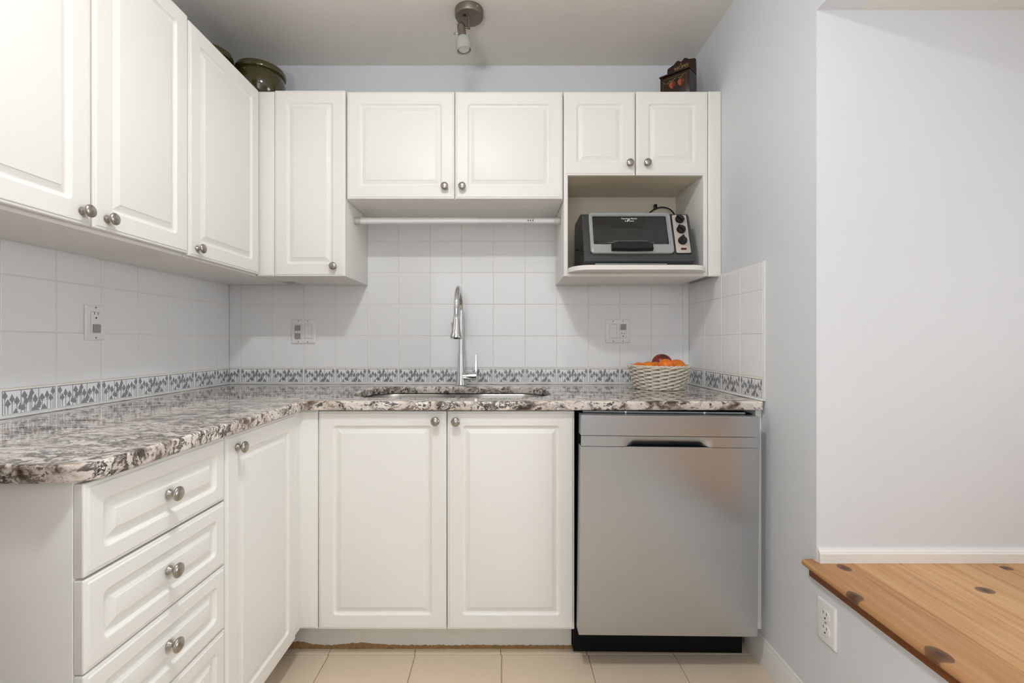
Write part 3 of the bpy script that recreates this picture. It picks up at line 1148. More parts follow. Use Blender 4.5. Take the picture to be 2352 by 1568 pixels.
head = build(MB().lathe([(0.0128, 0.0), (0.0135, 0.001), (0.0150, 0.02), (0.0178, 0.05), (0.0220, 0.078), (0.0262, 0.094), (0.0258, 0.0965), (0.0240, 0.0975), (0.0105, 0.0975), (0.0100, 0.0955), (0.0, 0.0955)], 32, HM), 'spray_head', M_CHROME, t)
build(MB().cbox(-0.0255, -0.0165, -0.005, 0.005, 0.028, 0.066, 0.002, HM @ Matrix.Rotation(0.12, 4, 'Y')), 'spray_button', M_PLATEG, head)
build(MB().lathe([(0.0, 0.0978), (0.0095, 0.0978), (0.0095, 0.0985), (0.0, 0.0985)], 16, HM), 'nozzle', M_DARK, head)
zh = CTOP + 0.045
LM = Matrix.Translation((FX, FY - 0.004, zh)) @ Matrix.Rotation(PI / 2, 4, 'Y')
hub = build(MB().lathe([(0.0188, 0.008), (0.0188, 0.044), (0.0182, 0.0445), (0.0182, 0.0455), (0.0188, 0.046), (0.0188, 0.072), (0.0165, 0.0745), (0.0, 0.0745)], 28, LM), 'handle_hub', M_CHROME, t)
lv = MB()
lp = [(0.0, -0.012), (0.0095, -0.015), (0.0125, -0.004), (0.0098, 0.02), (0.0080, 0.06), (0.0075, 0.098), (0.0070, 0.100), (0.0035, 0.096), (0.0020, 0.06), (0.0, 0.02)]
lv.prism([(FX + 0.066 + p[0] * 0.8, zh + p[1]) for p in lp], FY - 0.004 - 0.009, FY - 0.004 + 0.009, 'y')
build(lv, 'lever', M_CHROME, hub, angle=30)

# ------------------------------------------------------------------ dishwasher
DX = 0.5470
dw = thing('dishwasher', 'stainless steel dishwasher with a recessed pocket handle under the granite worktop', 'dishwasher', (DX, 1.60, 0.0040), rot=(0, 0.0108, 0))


def dpart(mb, name, m_, parent=dw, angle=30):
    return build(mb, name, m_, parent, angle, local=True)


mb = MB().box(-0.2995, 0.3040, 0.004, 0.56, 0.118, 0.864)
dpart(mb, 'tub', M_TUB, angle=None)
dpart(MB().box(-0.2990, 0.304, 0.055, 0.10, 0.0, 0.117), 'toe_panel', M_TUB, angle=None)
YF = -0.055
mb = MB()
panel_mb(0.598, 0.6310, [(0, 0.046, 0.001), (0, 0.0015, 0.001), (0.0012, 0, 0.001)], 1, Matrix.Translation((-0.299, YF, 0.1270)), mb)
dpart(mb, 'door_panel', M_STEEL)
dpart(MB().box(-0.2985, 0.2985, YF + 0.047, YF + 0.058, 0.128, 0.855), 'door_liner', M_TUB, angle=None)
mb = MB()
panel_mb(0.598, 0.0690, [(0, 0.046, 0.001), (0, 0.0015, 0.001), (0.0012, 0, 0.001)], 1, Matrix.Translation((-0.299, YF, 0.7935)), mb)
dpart(mb, 'control_strip', M_STEEL)


def sst(t):
    t = max(0.0, min(1.0, t))
    return t * t * (3 - 2 * t)


mb = MB()
NX, NZ = 90, 12
v, f = [], []
for i in range(NX + 1):
    x = -0.299 + 0.598 * i / NX
    s_ = sst((0.150 - abs(x + 0.008)) / 0.045)
    zb = 0.7587 + 0.0042 * s_
    for j in range(NZ + 1):
        q = j / NZ
        z = zb + (0.7930 - zb) * q
        v.append((x, YF + 0.018 * s_ * (1 - q) ** 1.3, z))
for i in range(NX):
    for j in range(NZ):
        a = i * (NZ + 1) + j
        f.append([a, a + NZ + 1, a + NZ + 2, a + 1])
mb.add(v, f)
hs = dpart(mb, 'handle_strip', M_STEEL, angle=60)
dpart(MB().box(-0.20, 0.18, YF + 0.026, YF + 0.046, 0.7585, 0.793), 'handle_pocket', M_TUB, angle=None)
dpart(MB().box(-0.17, 0.155, YF + 0.0015, YF + 0.026, 0.7582, 0.7590), 'pocket_lip', M_BLACK, angle=None)
br = dpart(MB().box(-0.285, 0.275, -0.006, 0.004, 0.8645, 0.8695), 'mounting_bracket', M_PLATEG, angle=None)
for x in (-0.138, 0.134):
    s = MB().lathe([(0.002, 0), (0.0035, 0), (0.0038, 0.0015), (0.002, 0.0018)], 12, Matrix.Translation((x, -0.0062, 0.8670)) @ Matrix.Rotation(PI / 2, 4, 'X'))
    me, org = s.mesh('screw', 40)
    put('screw', me, M_PLATE, br, Vector(org) - br.location, local=True)

# ------------------------------------------------------------------ outlets and switches
def plate(name, label, w, h, M, cat='outlet'):
    """wall plate lying in local x (0..w), z (0..h), front to -y; M places it; returns the thing"""
    t = bpy.data.objects.new(name, None)
    COL.objects.link(t)
    t.matrix_world = M
    WPOS[t.name] = M.translation
    tag(t, label, cat)
    mb = MB()
    panel_mb(w, h, [(0, 0.0, 0.003), (0, -0.0025, 0.003), (0.0015, -0.0045, 0.003), (0.0045, -0.0058, 0.003), (0.006, -0.006, 0.003)], 3, None, mb)
    build(mb, 'cover_plate', M_PLATE, t, 30, local=True)
    return t


def insert(t, x, z, w=0.0335, h=0.067):
    mb = MB()
    panel_mb(w, h, [(0, -0.003, 0.002), (0, -0.0066, 0.002), (0.0008, -0.0074, 0.002), (0.0016, -0.0076, 0.002)], 3, Matrix.Translation((x - w / 2, 0, z - h / 2)), mb)
    rim = MB()
    panel_mb(w + 0.0016, h + 0.0016, [(0, -0.003, 0.002), (0, -0.0062, 0.002)], 2, Matrix.Translation((x - w / 2 - 0.0008, 0, z - h / 2 - 0.0008)), rim)
    build(rim, 'insert_gap', M_PLATEG, t, None, local=True)
    return build(mb, 'insert', M_PLATE, t, 30, local=True)


def slots(t, x, z, s=1.0, y=-0.0078):
    for dx, hh_ in ((-0.0065, 0.0085), (0.0065, 0.007)):
        build(MB().box(x + dx * s - 0.0010, x + dx * s + 0.0010, y, y + 0.002, z + 0.002, z + 0.002 + hh_ * s), 'slot', M_DARK, t, None, local=True)
    g = [(x - 0.0024, z - 0.0105), (x + 0.0024, z - 0.0105), (x + 0.0024, z - 0.0075)] + [(x + 0.0024 * math.cos(a), z - 0.0075 + 0.0024 * math.sin(a)) for a in (0.5, 1.0, 1.57, 2.1, 2.6)] + [(x - 0.0024, z - 0.0075)]
    build(MB().prism(g, y, y + 0.002, 'y'), 'slot', M_DARK, t, None, local=True)


def screws(t, x, zs):
    for z in zs:
        build(MB().lathe([(0.0, 0), (0.0026, 0), (0.0030, -0.001)], 10, Matrix.Translation((x, -0.0068, z)) @ Matrix.Rotation(-PI / 2, 4, 'X')), 'screw', M_PLATEG, t, 40, local=True)


def cover(t, x, z, w=0.026, h=0.026):
    mb = MB()
    panel_mb(w, h, [(0, -0.0066, 0.002), (0, -0.0115, 0.002), (0.0012, -0.0125, 0.002)], 3, Matrix.Translation((x - w / 2, 0, z - h / 2)), mb)
    build(mb, 'plug_cover', M_PLATEG, t, 30, local=True)


def rocker(t, x, z):
    mb = MB()
    w, h = 0.029, 0.060
    mb.prism([(-0.0070, z - h / 2), (-0.0108, z - h / 2), (-0.0085, z), (-0.0092, z + h / 2), (-0.0070, z + h / 2)], x - w / 2, x + w / 2, 'x')
    build(mb, 'rocker', M_PLATE, t, 20, local=True)


ML = Matrix.Translation((XL + 0.0005, 1.4543, Z(0.0040))) @ Matrix.Rotation(PI / 2, 4, 'Z')
t = plate('wall_outlet', 'white single outlet with a grey plug cover on the left wall tiles', 0.0725, 0.1135, ML)
insert(t, 0.036, 0.057)
slots(t, 0.036, 0.080)
cover(t, 0.036, 0.038)
screws(t, 0.036, (0.008, 0.1055))
t = plate('switch_plate', 'white double plate with two grey covers and a rocker left of the faucet', 0.1155, 0.1165, Matrix.Translation((-1.0215, YB - 0.0005, Z(-0.0100))), 'switch')
insert(t, 0.035, 0.058)
insert(t, 0.081, 0.058)
cover(t, 0.033, 0.0745)
cover(t, 0.033, 0.0365)
rocker(t, 0.081, 0.058)
screws(t, 0.035, (0.009, 0.1075))
screws(t, 0.081, (0.009, 0.1075))
t = plate('switch_plate', 'white double plate with a rocker and an outlet above the fruit basket', 0.1165, 0.1145, Matrix.Translation((0.4868, YB - 0.0005, Z(-0.0075))), 'switch')
insert(t, 0.036, 0.057)
insert(t, 0.083, 0.057)
rocker(t, 0.036, 0.057)
cover(t, 0.083, 0.077)
slots(t, 0.083, 0.041)
screws(t, 0.036, (0.009, 0.1055))
screws(t, 0.083, (0.009, 0.1055))
MR = Matrix.Translation((XRW - 0.0005, 1.3175, Z(-0.8380))) @ Matrix.Rotation(-PI / 2, 4, 'Z')
t = plate('wall_outlet', 'white duplex outlet on the right wall below the pine landing', 0.0735, 0.117, MR)
for z in (0.079, 0.039):
    L = []
    for d, y in ((0.0, -0.004), (0.0, -0.0078), (0.001, -0.0084)):
        ring = []
        for i in range(28):
            a = 2 * PI * i / 28
            xx = (0.0172 - d) * math.cos(a)
            zz = max(-0.0142 + d, min(0.0142 - d, (0.0172 - d) * math.sin(a)))
            ring.append((0.037 + xx, y, z + zz))
        L.append(ring)
    build(MB().loops(L), 'receptacle', M_PLATE, t, 30, local=True)
    slots(t, 0.037, z + 0.001, 1.0, -0.0086)
screws(t, 0.037, (0.059,))

# ------------------------------------------------------------------ tension rod
RY, RZ = 2.030, Z(0.5295)
t = thing('tension_rod', 'white tension rod spanning the gap above the sink', 'rod', (-0.2, RY, RZ - 0.014))
RX = Matrix.Rotation(PI / 2, 4, 'Y')
xm = (1096 - 1158) * RY / 1062
build(MB().lathe([(0.0142, 0), (0.0142, xm + 0.632)], 24, Matrix.Translation((-0.632, RY, RZ)) @ RX), 'outer_tube', M_ROD, t)
inner = build(MB().lathe([(0.0122, 0), (0.0122, 0.226 - xm)], 24, Matrix.Translation((xm - 0.001, RY, RZ)) @ RX), 'inner_tube', M_ROD, t)
for x0_, d in ((-0.6545, 1), (0.2458, -1)):
    build(MB().lathe([(0.0165, 0), (0.0170, 0.003), (0.0158, 0.005), (0.0164, 0.008), (0.0152, 0.010), (0.0160, 0.022), (0.0160, 0.026), (0.0140, 0.027)], 24, Matrix.Translation((x0_, RY, RZ)) @ (RX if d > 0 else Matrix.Rotation(-PI / 2, 4, 'Y'))), 'end_cap', M_RUBBER, t)


def on_rod(pts, xc, ang0):
    out = []
    R_ = 0.01235
    for px_, pz in pts:
        a = ang0 + pz / R_
        out.append((xc + px_, RY - R_ * math.cos(a), RZ + R_ * math.sin(a)))
    return out


mb = MB()
drop = [(0.0, 0.0050), (-0.0012, 0.0022), (-0.0028, -0.0006), (-0.0031, -0.0026), (-0.0020, -0.0042), (0, -0.0047), (0.0020, -0.0042), (0.0031, -0.0026), (0.0028, -0.0006), (0.0012, 0.0022)]
for k_ in range(3):
    mb.add(on_rod(drop, 0.1045 + 0.0106 * k_, -0.02), [list(range(10))])
mb.add(on_rod([(0, 0), (0.004, 0), (0.003, 0.002), (0.0005, 0.0024)], 0.1030, 0.82), [[0, 1, 2, 3]])
for k_ in range(7):
    mb.add(on_rod([(0, 0), (0.0026, 0), (0.0026, 0.0008), (0, 0.0008)], 0.1010 + 0.0042 * k_, 0.66), [[0, 1, 2, 3]])
build(mb, 'printed_mark', M_INK, inner, angle=None)

# ------------------------------------------------------------------ toaster oven
OX, OY, OZ = 0.322, 1.862, Z(0.3016)
OW, OH = 0.444, 0.234
ov = thing('toaster_oven', 'charcoal and silver countertop toaster oven in the cabinet niche', 'oven', (OX, OY, OZ))
ST = (0.060, OH - 0.012 - 0.040)          # front slope: dy, dz from z=0.040 up
SLOPE = math.atan2(ST[0], ST[1])


def fy(z):
    return ST[0] * (z - 0.040) / ST[1]


def side_prof(z0=0.010):
    return [(0.010, z0), (-0.004, 0.022), (0.0, 0.040), (fy(0.13) - 0.004, 0.13), (fy(OH - 0.020), OH - 0.020), (fy(OH - 0.02) + 0.014, OH - 0.004), (fy(OH - 0.02) + 0.030, OH), (0.235, OH - 0.004), (0.250, OH - 0.02), (0.255, 0.05), (0.250, z0)]


def opart(mb, name, m_, parent=ov, angle=30):
    return build(mb, name, m_, parent, angle, local=True)


# shell: left cheek, right control housing, top, bottom, back
mb = MB()
mb.prism(side_prof(), 0.0, 0.026, 'x')
mb.prism(side_prof(), 0.362, OW, 'x')
mb.prism([(0.010, 0.010), (-0.004, 0.022), (0.0, 0.040), (fy(0.052), 0.052), (0.05, 0.046), (0.250, 0.046), (0.250, 0.010)], 0.026, 0.362, 'x')
mb.prism([(fy(0.222), 0.2215), (fy(OH - 0.02) + 0.014, OH - 0.004), (fy(OH - 0.02) + 0.030, OH), (0.235, OH - 0.004), (0.250, OH - 0.02), (0.250, 0.214), (0.09, 0.214)], 0.026, 0.362, 'x')
mb.box(0.026, 0.362, 0.236, 0.250, 0.046, 0.214)
body = opart(mb, 'body', M_CHAR, angle=25)
opart(MB().box(0.0265, 0.3615, 0.2345, 0.2355, 0.047, 0.213), 'cavity_back', M_OVENIN, angle=None)
opart(MB().box(0.0265, 0.3615, 0.07, 0.234, 0.0465, 0.0475), 'cavity_floor', M_OVENIN, angle=None)
opart(MB().box(0.3605, 0.3615, 0.07, 0.234, 0.048, 0.213), 'cavity_side', M_OVENIN, angle=None)
mb = MB()
for i in range(22):
    x = 0.034 + 0.015 * i
    mb.tube([(x, 0.075, 0.106), (x, 0.232, 0.106)], 0.0012, 5)
mb.tube([(0.030, 0.075, 0.106), (0.355, 0.075, 0.106)], 0.0016, 5)
mb.tube([(0.030, 0.232, 0.106), (0.355, 0.232, 0.106)], 0.0016, 5)
opart(mb, 'wire_rack', M_TRAY)
L = []
for w_, z_ in ((0.0, 0.018), (0.003, 0.018), (0.008, 0.004), (0.012, 0.0)):
    L.append([(0.185 + p[0], 0.158 + p[1], 0.1085 + z_) for p in rr2(0.250 - 2 * w_, 0.150 - 2 * w_, 0.03, 5)])
opart(MB().loops(L, cap0=False), 'baking_tray', M_TRAY)
# front parts are built in the sloping plane of the door
FM = Matrix.Translation((0, fy(0.05), 0.05)) @ Matrix.Rotation(-SLOPE, 4, 'X')


def slp(z):
    return (z - 0.05) / math.cos(SLOPE)


z0_, z1_ = slp(0.0500), slp(0.2280)
fr_o = [(0.1945 + p[0], (z0_ + z1_) / 2 + p[1]) for p in rr2(0.336, z1_ - z0_, 0.015, 5)]
fr_i = [(0.1935 + p[0], (slp(0.089) + slp(0.214)) / 2 + p[1]) for p in rr2(0.305, slp(0.214) - slp(0.089), 0.005, 5)]
n = len(fr_o)
Ls = [[(p[0], 0.0, p[1]) for p in fr_o], [(p[0], -0.010, p[1]) for p in fr_o],
      [(0.1945 + (p[0] - 0.1945) * 0.985, -0.0125, (z0_ + z1_) / 2 + (p[1] - (z0_ + z1_) / 2) * 0.97) for p in fr_o],
      [(0.1935 + (p[0] - 0.1935) * 1.03, -0.0125, p[1] + (0.004 if p[1] > 0.1 else -0.004)) for p in fr_i],
      [(0.1935 + (p[0] - 0.1935) * 1.02, -0.0090, p[1] + (0.002 if p[1] > 0.1 else -0.002)) for p in fr_i],
      [(p[0], -0.0085, p[1]) for p in fr_i], [(p[0], -0.0040, p[1]) for p in fr_i]]
mb = MB().loops(Ls, cap0=False, cap1=False, M=FM)
door = opart(mb, 'oven_door', M_SILVERP, angle=35)


def dchild(mb, name, m_, angle=30):
    me, org = mb.mesh(name, angle)
    return put(name, me, m_, door, org - door.location, local=True)


g = MB().loops([[(p[0], -0.0055, p[1]) for p in fr_i], [(p[0], -0.0035, p[1]) for p in fr_i]], M=FM)
dchild(g, 'glass', M_GLASS, None)
hm = MB()
hp = [(-0.083, -0.016), (-0.083, 0.008), (-0.060, 0.018), (0.058, 0.018), (0.083, 0.007), (0.083, -0.016), (0.0, -0.0175)]
zc = slp(0.0725)
Lh = [[(0.191 + p[0], -0.012, zc + p[1]) for p in hp], [(0.191 + p[0] * 0.99, -0.030, zc + p[1] * 0.97) for p in hp], [(0.191 + p[0] * 0.95, -0.036, zc + p[1] * 0.85) for p in hp]]
hm.loops(Lh, M=FM)
dchild(hm, 'door_handle', M_BLACK)
FT = FM @ Matrix.Rotation(PI / 2, 4, 'X')


def dtext(body_, size, x, z, y=-0.0062, shear=0.0):
    me = text_mesh(body_, size, 0.00008, shear=shear)
    me.transform(FM @ Matrix.Translation((x, y, z)) @ Matrix.Rotation(PI / 2, 4, 'X'))
    me.transform(Matrix.Translation(-door.location))
    o = put('lettering', me, M_INKW, door, (0, 0, 0), local=True)
    return o


dtext('Hamilton Beach', 0.0102, 0.194, slp(0.2010))
dtext('Easy Reach', 0.0085, 0.194, slp(0.1905), shear=0.2)
mb = MB()
mb.add([(0.186, -0.0062, slp(0.1965)), (0.189, -0.0062, slp(0.1995)), (0.194, -0.0062, slp(0.2002)), (0.199, -0.0062, slp(0.1968)), (0.193, -0.0062, slp(0.1985)), (0.186, -0.0062, slp(0.190))], [[0, 1, 2, 3, 4, 5]], FM)
dchild(mb, 'emblem', M_INKW, None)
# two lines of tiny warning print, too small to read
mb = MB()
r2 = random.Random(5)
for zz, xa_, xb_ in ((0.1030, 0.123, 0.258), (0.0960, 0.098, 0.283)):
    x = xa_
    while x < xb_:
        w_ = r2.uniform(0.0012, 0.0022)
        h0 = r2.uniform(0, 0.0008)
        mb.add([(x, -0.0062, slp(zz) + h0), (x + w_, -0.0062, slp(zz) + h0), (x + w_, -0.0062, slp(zz) + 0.0026), (x, -0.0062, slp(zz) + 0.0026)], [[0, 1, 2, 3]], FM)
        x += w_ + (0.0007 if r2.random() > 0.18 else 0.0022)
dchild(mb, 'warning_print', M_SILVERP, None)
# control panel
zp0, zp1 = slp(0.0530), slp(0.2215)
mb = MB()
panel_mb(0.066, zp1 - zp0 + 0.006, [(0, 0.004, 0.008), (0, -0.004, 0.008), (0.001, -0.0045, 0.008)], 4, FM @ Matrix.Translation((0.369, 0, zp0 - 0.003)), mb)
opart(mb, 'panel_surround', M_BLACK)
mb = MB()
panel_mb(0.059, zp1 - zp0 - 0.001, [(0, 0.0, 0.006), (0, -0.0052, 0.006), (0.001, -0.0058, 0.006)], 4, FM @ Matrix.Translation((0.3725, 0, zp0 + 0.0005)), mb)
cp = opart(mb, 'control_panel', M_PANELG)


def cchild(mb, name, m_, angle=30):
    me, org = mb.mesh(name, angle)
    return put(name, me, m_, cp, org - cp.location, local=True)


for zk, rot in ((0.2000, 0.9), (0.1545, 0.75), (0.1055, 0.0)):
    KM = FM @ Matrix.Translation((0.402, -0.0058, slp(zk))) @ Matrix.Rotation(PI / 2, 4, 'X')
    kbm = MB().lathe([(0.0182, 0), (0.0182, 0.004), (0.0165, 0.010), (0.0150, 0.0115), (0.0, 0.0118)], 28, KM)
    kbm.cbox(-0.0042, 0.0042, -0.0165, 0.0185, 0.0085, 0.0185, 0.0015, KM @ Matrix.Rotation(rot, 4, 'Z'))
    cchild(kbm, 'dial', M_BLACK)
    tk = MB()
    for i in range(9):
        a = math.radians(-40 + 32.5 * i)
        c, s_ = math.cos(a), math.sin(a)
        ra_ = 0.0208
        p = [(-0.0011, ra_), (0.0011, ra_), (0.0011, ra_ + 0.0014), (-0.0011, ra_ + 0.0014)]
        tk.add([(0.402 + q[0] * c - q[1] * s_, -0.0060, slp(zk) + q[0] * s_ + q[1] * c) for q in p], [[0, 1, 2, 3]], FM)
    cchild(tk, 'dial_marks', M_INK2, None)
mb = MB()
panel_mb(0.0225, 0.0085, [(0, 0.0, 0.001), (0, -0.0075, 0.001), (0.0006, -0.008, 0.001)], 2, FM @ Matrix.Translation((0.3915, 0, slp(0.0660))), mb)
cchild(mb, 'indicator_light', M_RED)
opart(MB().cbox(0.045, 0.335, 0.000, 0.012, 0.0085, 0.0125, 0.001), 'crumb_tray', M_SILVERP)
for x in (0.03, OW - 0.03):
    for y in (0.03, 0.225):
        opart(MB().lathe([(0.012, 0.0), (0.014, 0.0102)], 14, Matrix.Translation((x, y, 0.0))), 'foot', M_BLACK)
mb = MB()
for i in range(3):
    mb.prism([(0.03 + 0.030 * 0, 0.05 + 0.012 * i), (0.03, 0.0535 + 0.012 * i), (0.075, 0.0715 + 0.012 * i), (0.075, 0.068 + 0.012 * i)], -0.0008, 0.001, 'x')
opart(mb, 'side_vent', M_DARK, angle=None)
opart(MB().lathe([(0.006, 0.0), (0.006, 0.008), (0.004, 0.010)], 12, Matrix.Translation((0, 0.16, 0.10)) @ Matrix.Rotation(-PI / 2, 4, 'Y')), 'side_bumper', M_BLACK)
ck = [(0.31, 0.258, 0.19), (0.335, 0.290, 0.245), (0.362, 0.328, 0.300), (0.390, 0.338, 0.3255), (0.412, 0.338, 0.3345), (0.438, 0.332, 0.3345), (0.462, 0.318, 0.319), (0.476, 0.300, 0.287), (0.480, 0.285, 0.235), (0.470, 0.272, 0.18)]
cord = []
for i in range(len(ck) - 1):
    p0, p1, p2, p3 = (Vector(ck[max(0, min(len(ck) - 1, i + d_))]) for d_ in (-1, 0, 1, 2))
    for k_ in range(4):
        u = k_ / 4
        cord.append(0.5 * (2 * p1 + (p2 - p0) * u + (2 * p0 - 5 * p1 + 4 * p2 - p3) * u * u + (3 * p1 - p0 - 3 * p2 + p3) * u ** 3))
opart(MB().tube(cord, 0.0032, 8), 'power_cord', M_BLACK, angle=60)
o = build(MB().cbox(0.7130, 0.7265, YB - 0.030, YB - 0.0122, Z(0.628), Z(0.652), 0.002), 'cord_clip', M_BLACK)
tag(o, 'small black cord clip on the back of the oven niche', 'clip')

# ------------------------------------------------------------------ recipe box
rb = thing('recipe_box', 'dark wooden recipe box with painted strawberries on the right wall cabinet', 'box', (0.692, 2.005, UTOP - 0.0038), rot=(0, 0, math.radians(-42)))
# local frame: x along the front (0..W), y depth, z up; front at y=0
RW, RD = 0.126, 0.082


def rpart(mb, name, m_, parent=rb, angle=25):
    return build(mb, name, m_, parent, angle, local=True)


X0 = -0.0155


def RL(x):
    return X0 + x


rpart(MB().cbox(RL(0), RL(RW), 0.0, 0.008, 0.0, 0.112, 0.0015), 'front_panel', M_DKWOOD)
sp = [(0.0082, 0.0), (0.0082, 0.1135), (RD - 0.009, 0.1165), (RD - 0.009, 0.0)]
rpart(MB().prism(sp, RL(0.0), RL(0.008), 'x'), 'side_panel', M_DKWOOD)
rpart(MB().prism(sp, RL(RW - 0.008), RL(RW), 'x'), 'side_panel', M_DKWOOD)
rpart(MB().box(RL(0.008), RL(RW - 0.008), 0.0082, RD - 0.009, 0.0, 0.006), 'bottom', M_DKWOOD, angle=None)
half = [(0.0, 0.1985), (0.004, 0.1995), (0.010, 0.2050), (0.014, 0.2080), (0.022, 0.2050), (0.034, 0.1960), (0.048, 0.1920), (0.058, 0.1890), (0.0615, 0.1860), (0.063, 0.1500), (0.063, 0.0)]
poly = [(RL(RW / 2 + p[0]), p[1]) for p in half] + [(RL(RW / 2 - p[0]), p[1]) for p in half[::-1][:-1]]
back = rpart(MB().prism(poly, RD - 0.0088, RD, 'y'), 'back_board', M_DKWOOD)
# shallow lid resting on the side panels
LMt = Matrix.Translation((0, 0.002, 0.1145)) @ Matrix.Rotation(math.radians(3), 4, 'X')
lid = rpart(MB().cbox(RL(-0.003), RL(RW + 0.003), -0.008, 0.070, 0.0, 0.006, 0.0015, LMt), 'lid', M_DKWOOD)
yb_ = RD - 0.0088 - 0.0003
me = text_mesh('RECIPES', 0.0175, 0.0002)
me.transform(Matrix.Translation((RL(RW / 2), yb_, 0.1680)) @ Matrix.Rotation(PI / 2, 4, 'X'))
me.transform(Matrix.Translation(-back.location))
put('lettering', me, M_GOLD, back, (0, 0, 0), local=True)
ring = MB().lathe([(0.0022, 0.0), (0.0036, 0.0), (0.0036, 0.0004), (0.0022, 0.0004), (0.0022, 0.0)], 14, Matrix.Translation((RL(RW / 2 - 0.001), yb_, 0.1870)) @ Matrix.Rotation(PI / 2, 4, 'X'), cap=False)
me, org = ring.mesh('ring_mark', None)
put('ring_mark', me, M_GOLD, back, org - back.location, local=True)
fp = bpy.data.objects['front_panel']


def fchild(polys, name, m_, y=-0.0004):
    mb = MB()
    for p in polys:
        mb.add([(RL(q[0]), y, q[1]) for q in p], [list(range(len(p)))])
    me, org = mb.mesh(name, None)
    put(name, me, m_, fp, org - fp.location, local=True)


fchild([rect(0.013, RW - 0.013, 0.0995, 0.1010), rect(0.013, RW - 0.013, 0.012, 0.0135), rect(0.013, 0.0145, 0.012, 0.101), rect(RW - 0.0145, RW - 0.013, 0.012, 0.101)], 'painted_border', M_LINE)


def berry(cx, cz, s, half_=None):
    p = [(0, 0.5), (-0.34, 0.42), (-0.5, 0.15), (-0.42, -0.15), (-0.2, -0.45), (0, -0.6), (0.2, -0.45), (0.42, -0.15), (0.5, 0.15), (0.34, 0.42)]
    if half_ == 'r':
        p = [(0, 0.5), (0, -0.6), (0.2, -0.45), (0.42, -0.15), (0.5, 0.15), (0.34, 0.42)]
    return [(cx + q[0] * s, cz + q[1] * s) for q in p]


def leaf(cx, cz, l, ang, w=0.22):
    p = [(0, 0), (0.3, w / 2), (0.7, w / 2), (1, 0), (0.7, -w / 6), (0.3, -w / 4)]
    c, s_ = math.cos(ang), math.sin(ang)
    return [(cx + l * (q[0] * c - q[1] * s_), cz + l * (q[0] * s_ + q[1] * c)) for q in p]


for bx_, bz_ in ((0.053, 0.069), (0.090, 0.069)):
    fchild([berry(bx_, bz_, 0.029)], 'painted_berry', M_BERRY, -0.0003)
for bx_ in (0.053, 0.090):
    fchild([berry(bx_, 0.069, 0.0285, 'r')], 'painted_shade', M_BERRY2, -0.0006)
fchild([leaf(0.053, 0.085, 0.016, 2.75), leaf(0.054, 0.085, 0.020, 0.55), leaf(0.090, 0.086, 0.016, 2.6), leaf(0.091, 0.086, 0.018, 0.75), leaf(0.026, 0.082, 0.016, 2.5), leaf(0.028, 0.076, 0.020, 0.6), leaf(0.053, 0.083, 0.010, 1.6), leaf(0.090, 0.084, 0.010, 1.5)], 'painted_leaves', M_LEAF, -0.0008)

# ------------------------------------------------------------------ olive pots on top of the corner cabinets
def pot(label, cx, cy, r, h):
    t = thing('ceramic_pot', label, 'pot', (cx, cy, UTOP - 0.0038), group='olive pots on the corner cabinet')
    T_ = Matrix.Translation((cx, cy, UTOP - 0.0038))
    pr = [(r * 0.55, 0.0), (r * 0.74, 0.012), (r * 0.90, h * 0.25), (r * 0.975, h * 0.50), (r * 0.965, h * 0.66), (r * 0.92, h * 0.77), (r * 0.90, h * 0.82), (r * 0.80, h * 0.82), (r * 0.86, h * 0.5), (r * 0.75, h * 0.15), (r * 0.5, 0.012), (0.0, 0.010)]
    build(MB().lathe(pr, 48, T_), 'bowl', M_OLIVE, t, 45)
    rp = [(r * 0.80, h * 0.80), (r * 0.88, h * 0.805), (r * 0.975, h * 0.83), (r, h * 0.88), (r * 0.985, h * 0.935), (r * 0.93, h * 0.955), (r * 0.93, h * 0.985), (r * 0.90, h), (r * 0.84, h * 0.985), (r * 0.80, h * 0.90), (r * 0.80, h * 0.80)]
    build(MB().lathe(rp, 48, T_, cap=False), 'rim', M_OLIVE, t, 45)


pot('glossy olive green pot standing in front at the corner', -1.072, 2.035, 0.104, 0.162)
pot('olive green pot half hidden behind the cabinet doors', -1.209, 1.902, 0.085, 0.158)

# ------------------------------------------------------------------ wicker basket with fruit
BCX, BCY = 0.674, 2.012
bt = thing('wicker_basket', 'white wicker basket of fruit on the worktop', 'basket', (BCX, BCY, CTOP))


def brad(z):
    u = z / 0.100
    return 0.096 + 0.030 * u ** 0.8


wv = MB()
NR = 12
ST_N = 22
for i in range(NR):
    z = 0.0060 + 0.0875 * i / (NR - 1)
    ring = []
    ns = ST_N * 5
    ph_ = i * PI
    for k_ in range(ns):
        a = 2 * PI * k_ / ns
        off = 0.0052 * math.cos(ST_N / 2 * a * 1.0 + ph_)
        zz = z + 0.0022 * math.sin(ST_N / 2 * a + ph_ + 0.8) + 0.0008 * math.sin(3 * a + i)
        rr = brad(zz) + off
        ring.append((BCX + rr * math.cos(a), BCY + rr * math.sin(a), CTOP + zz))
    wv.tube(ring, 0.0042 + 0.0003 * math.sin(i * 2.3), 6, closed=True)
w_o = build(wv, 'weave', M_WICKER, bt, 60)
w_o['kind'] = 'stuff'
sk = MB()
for k_ in range(ST_N):
    a = 2 * PI * (k_ + 0.5) / ST_N
    sk.tube([(BCX + brad(z) * math.cos(a), BCY + brad(z) * math.sin(a), CTOP + z) for z in (0.004, 0.03, 0.06, 0.099)], 0.0020, 5)
s_o = build(sk, 'stakes', M_WICKER, bt, 60)
s_o['kind'] = 'stuff'
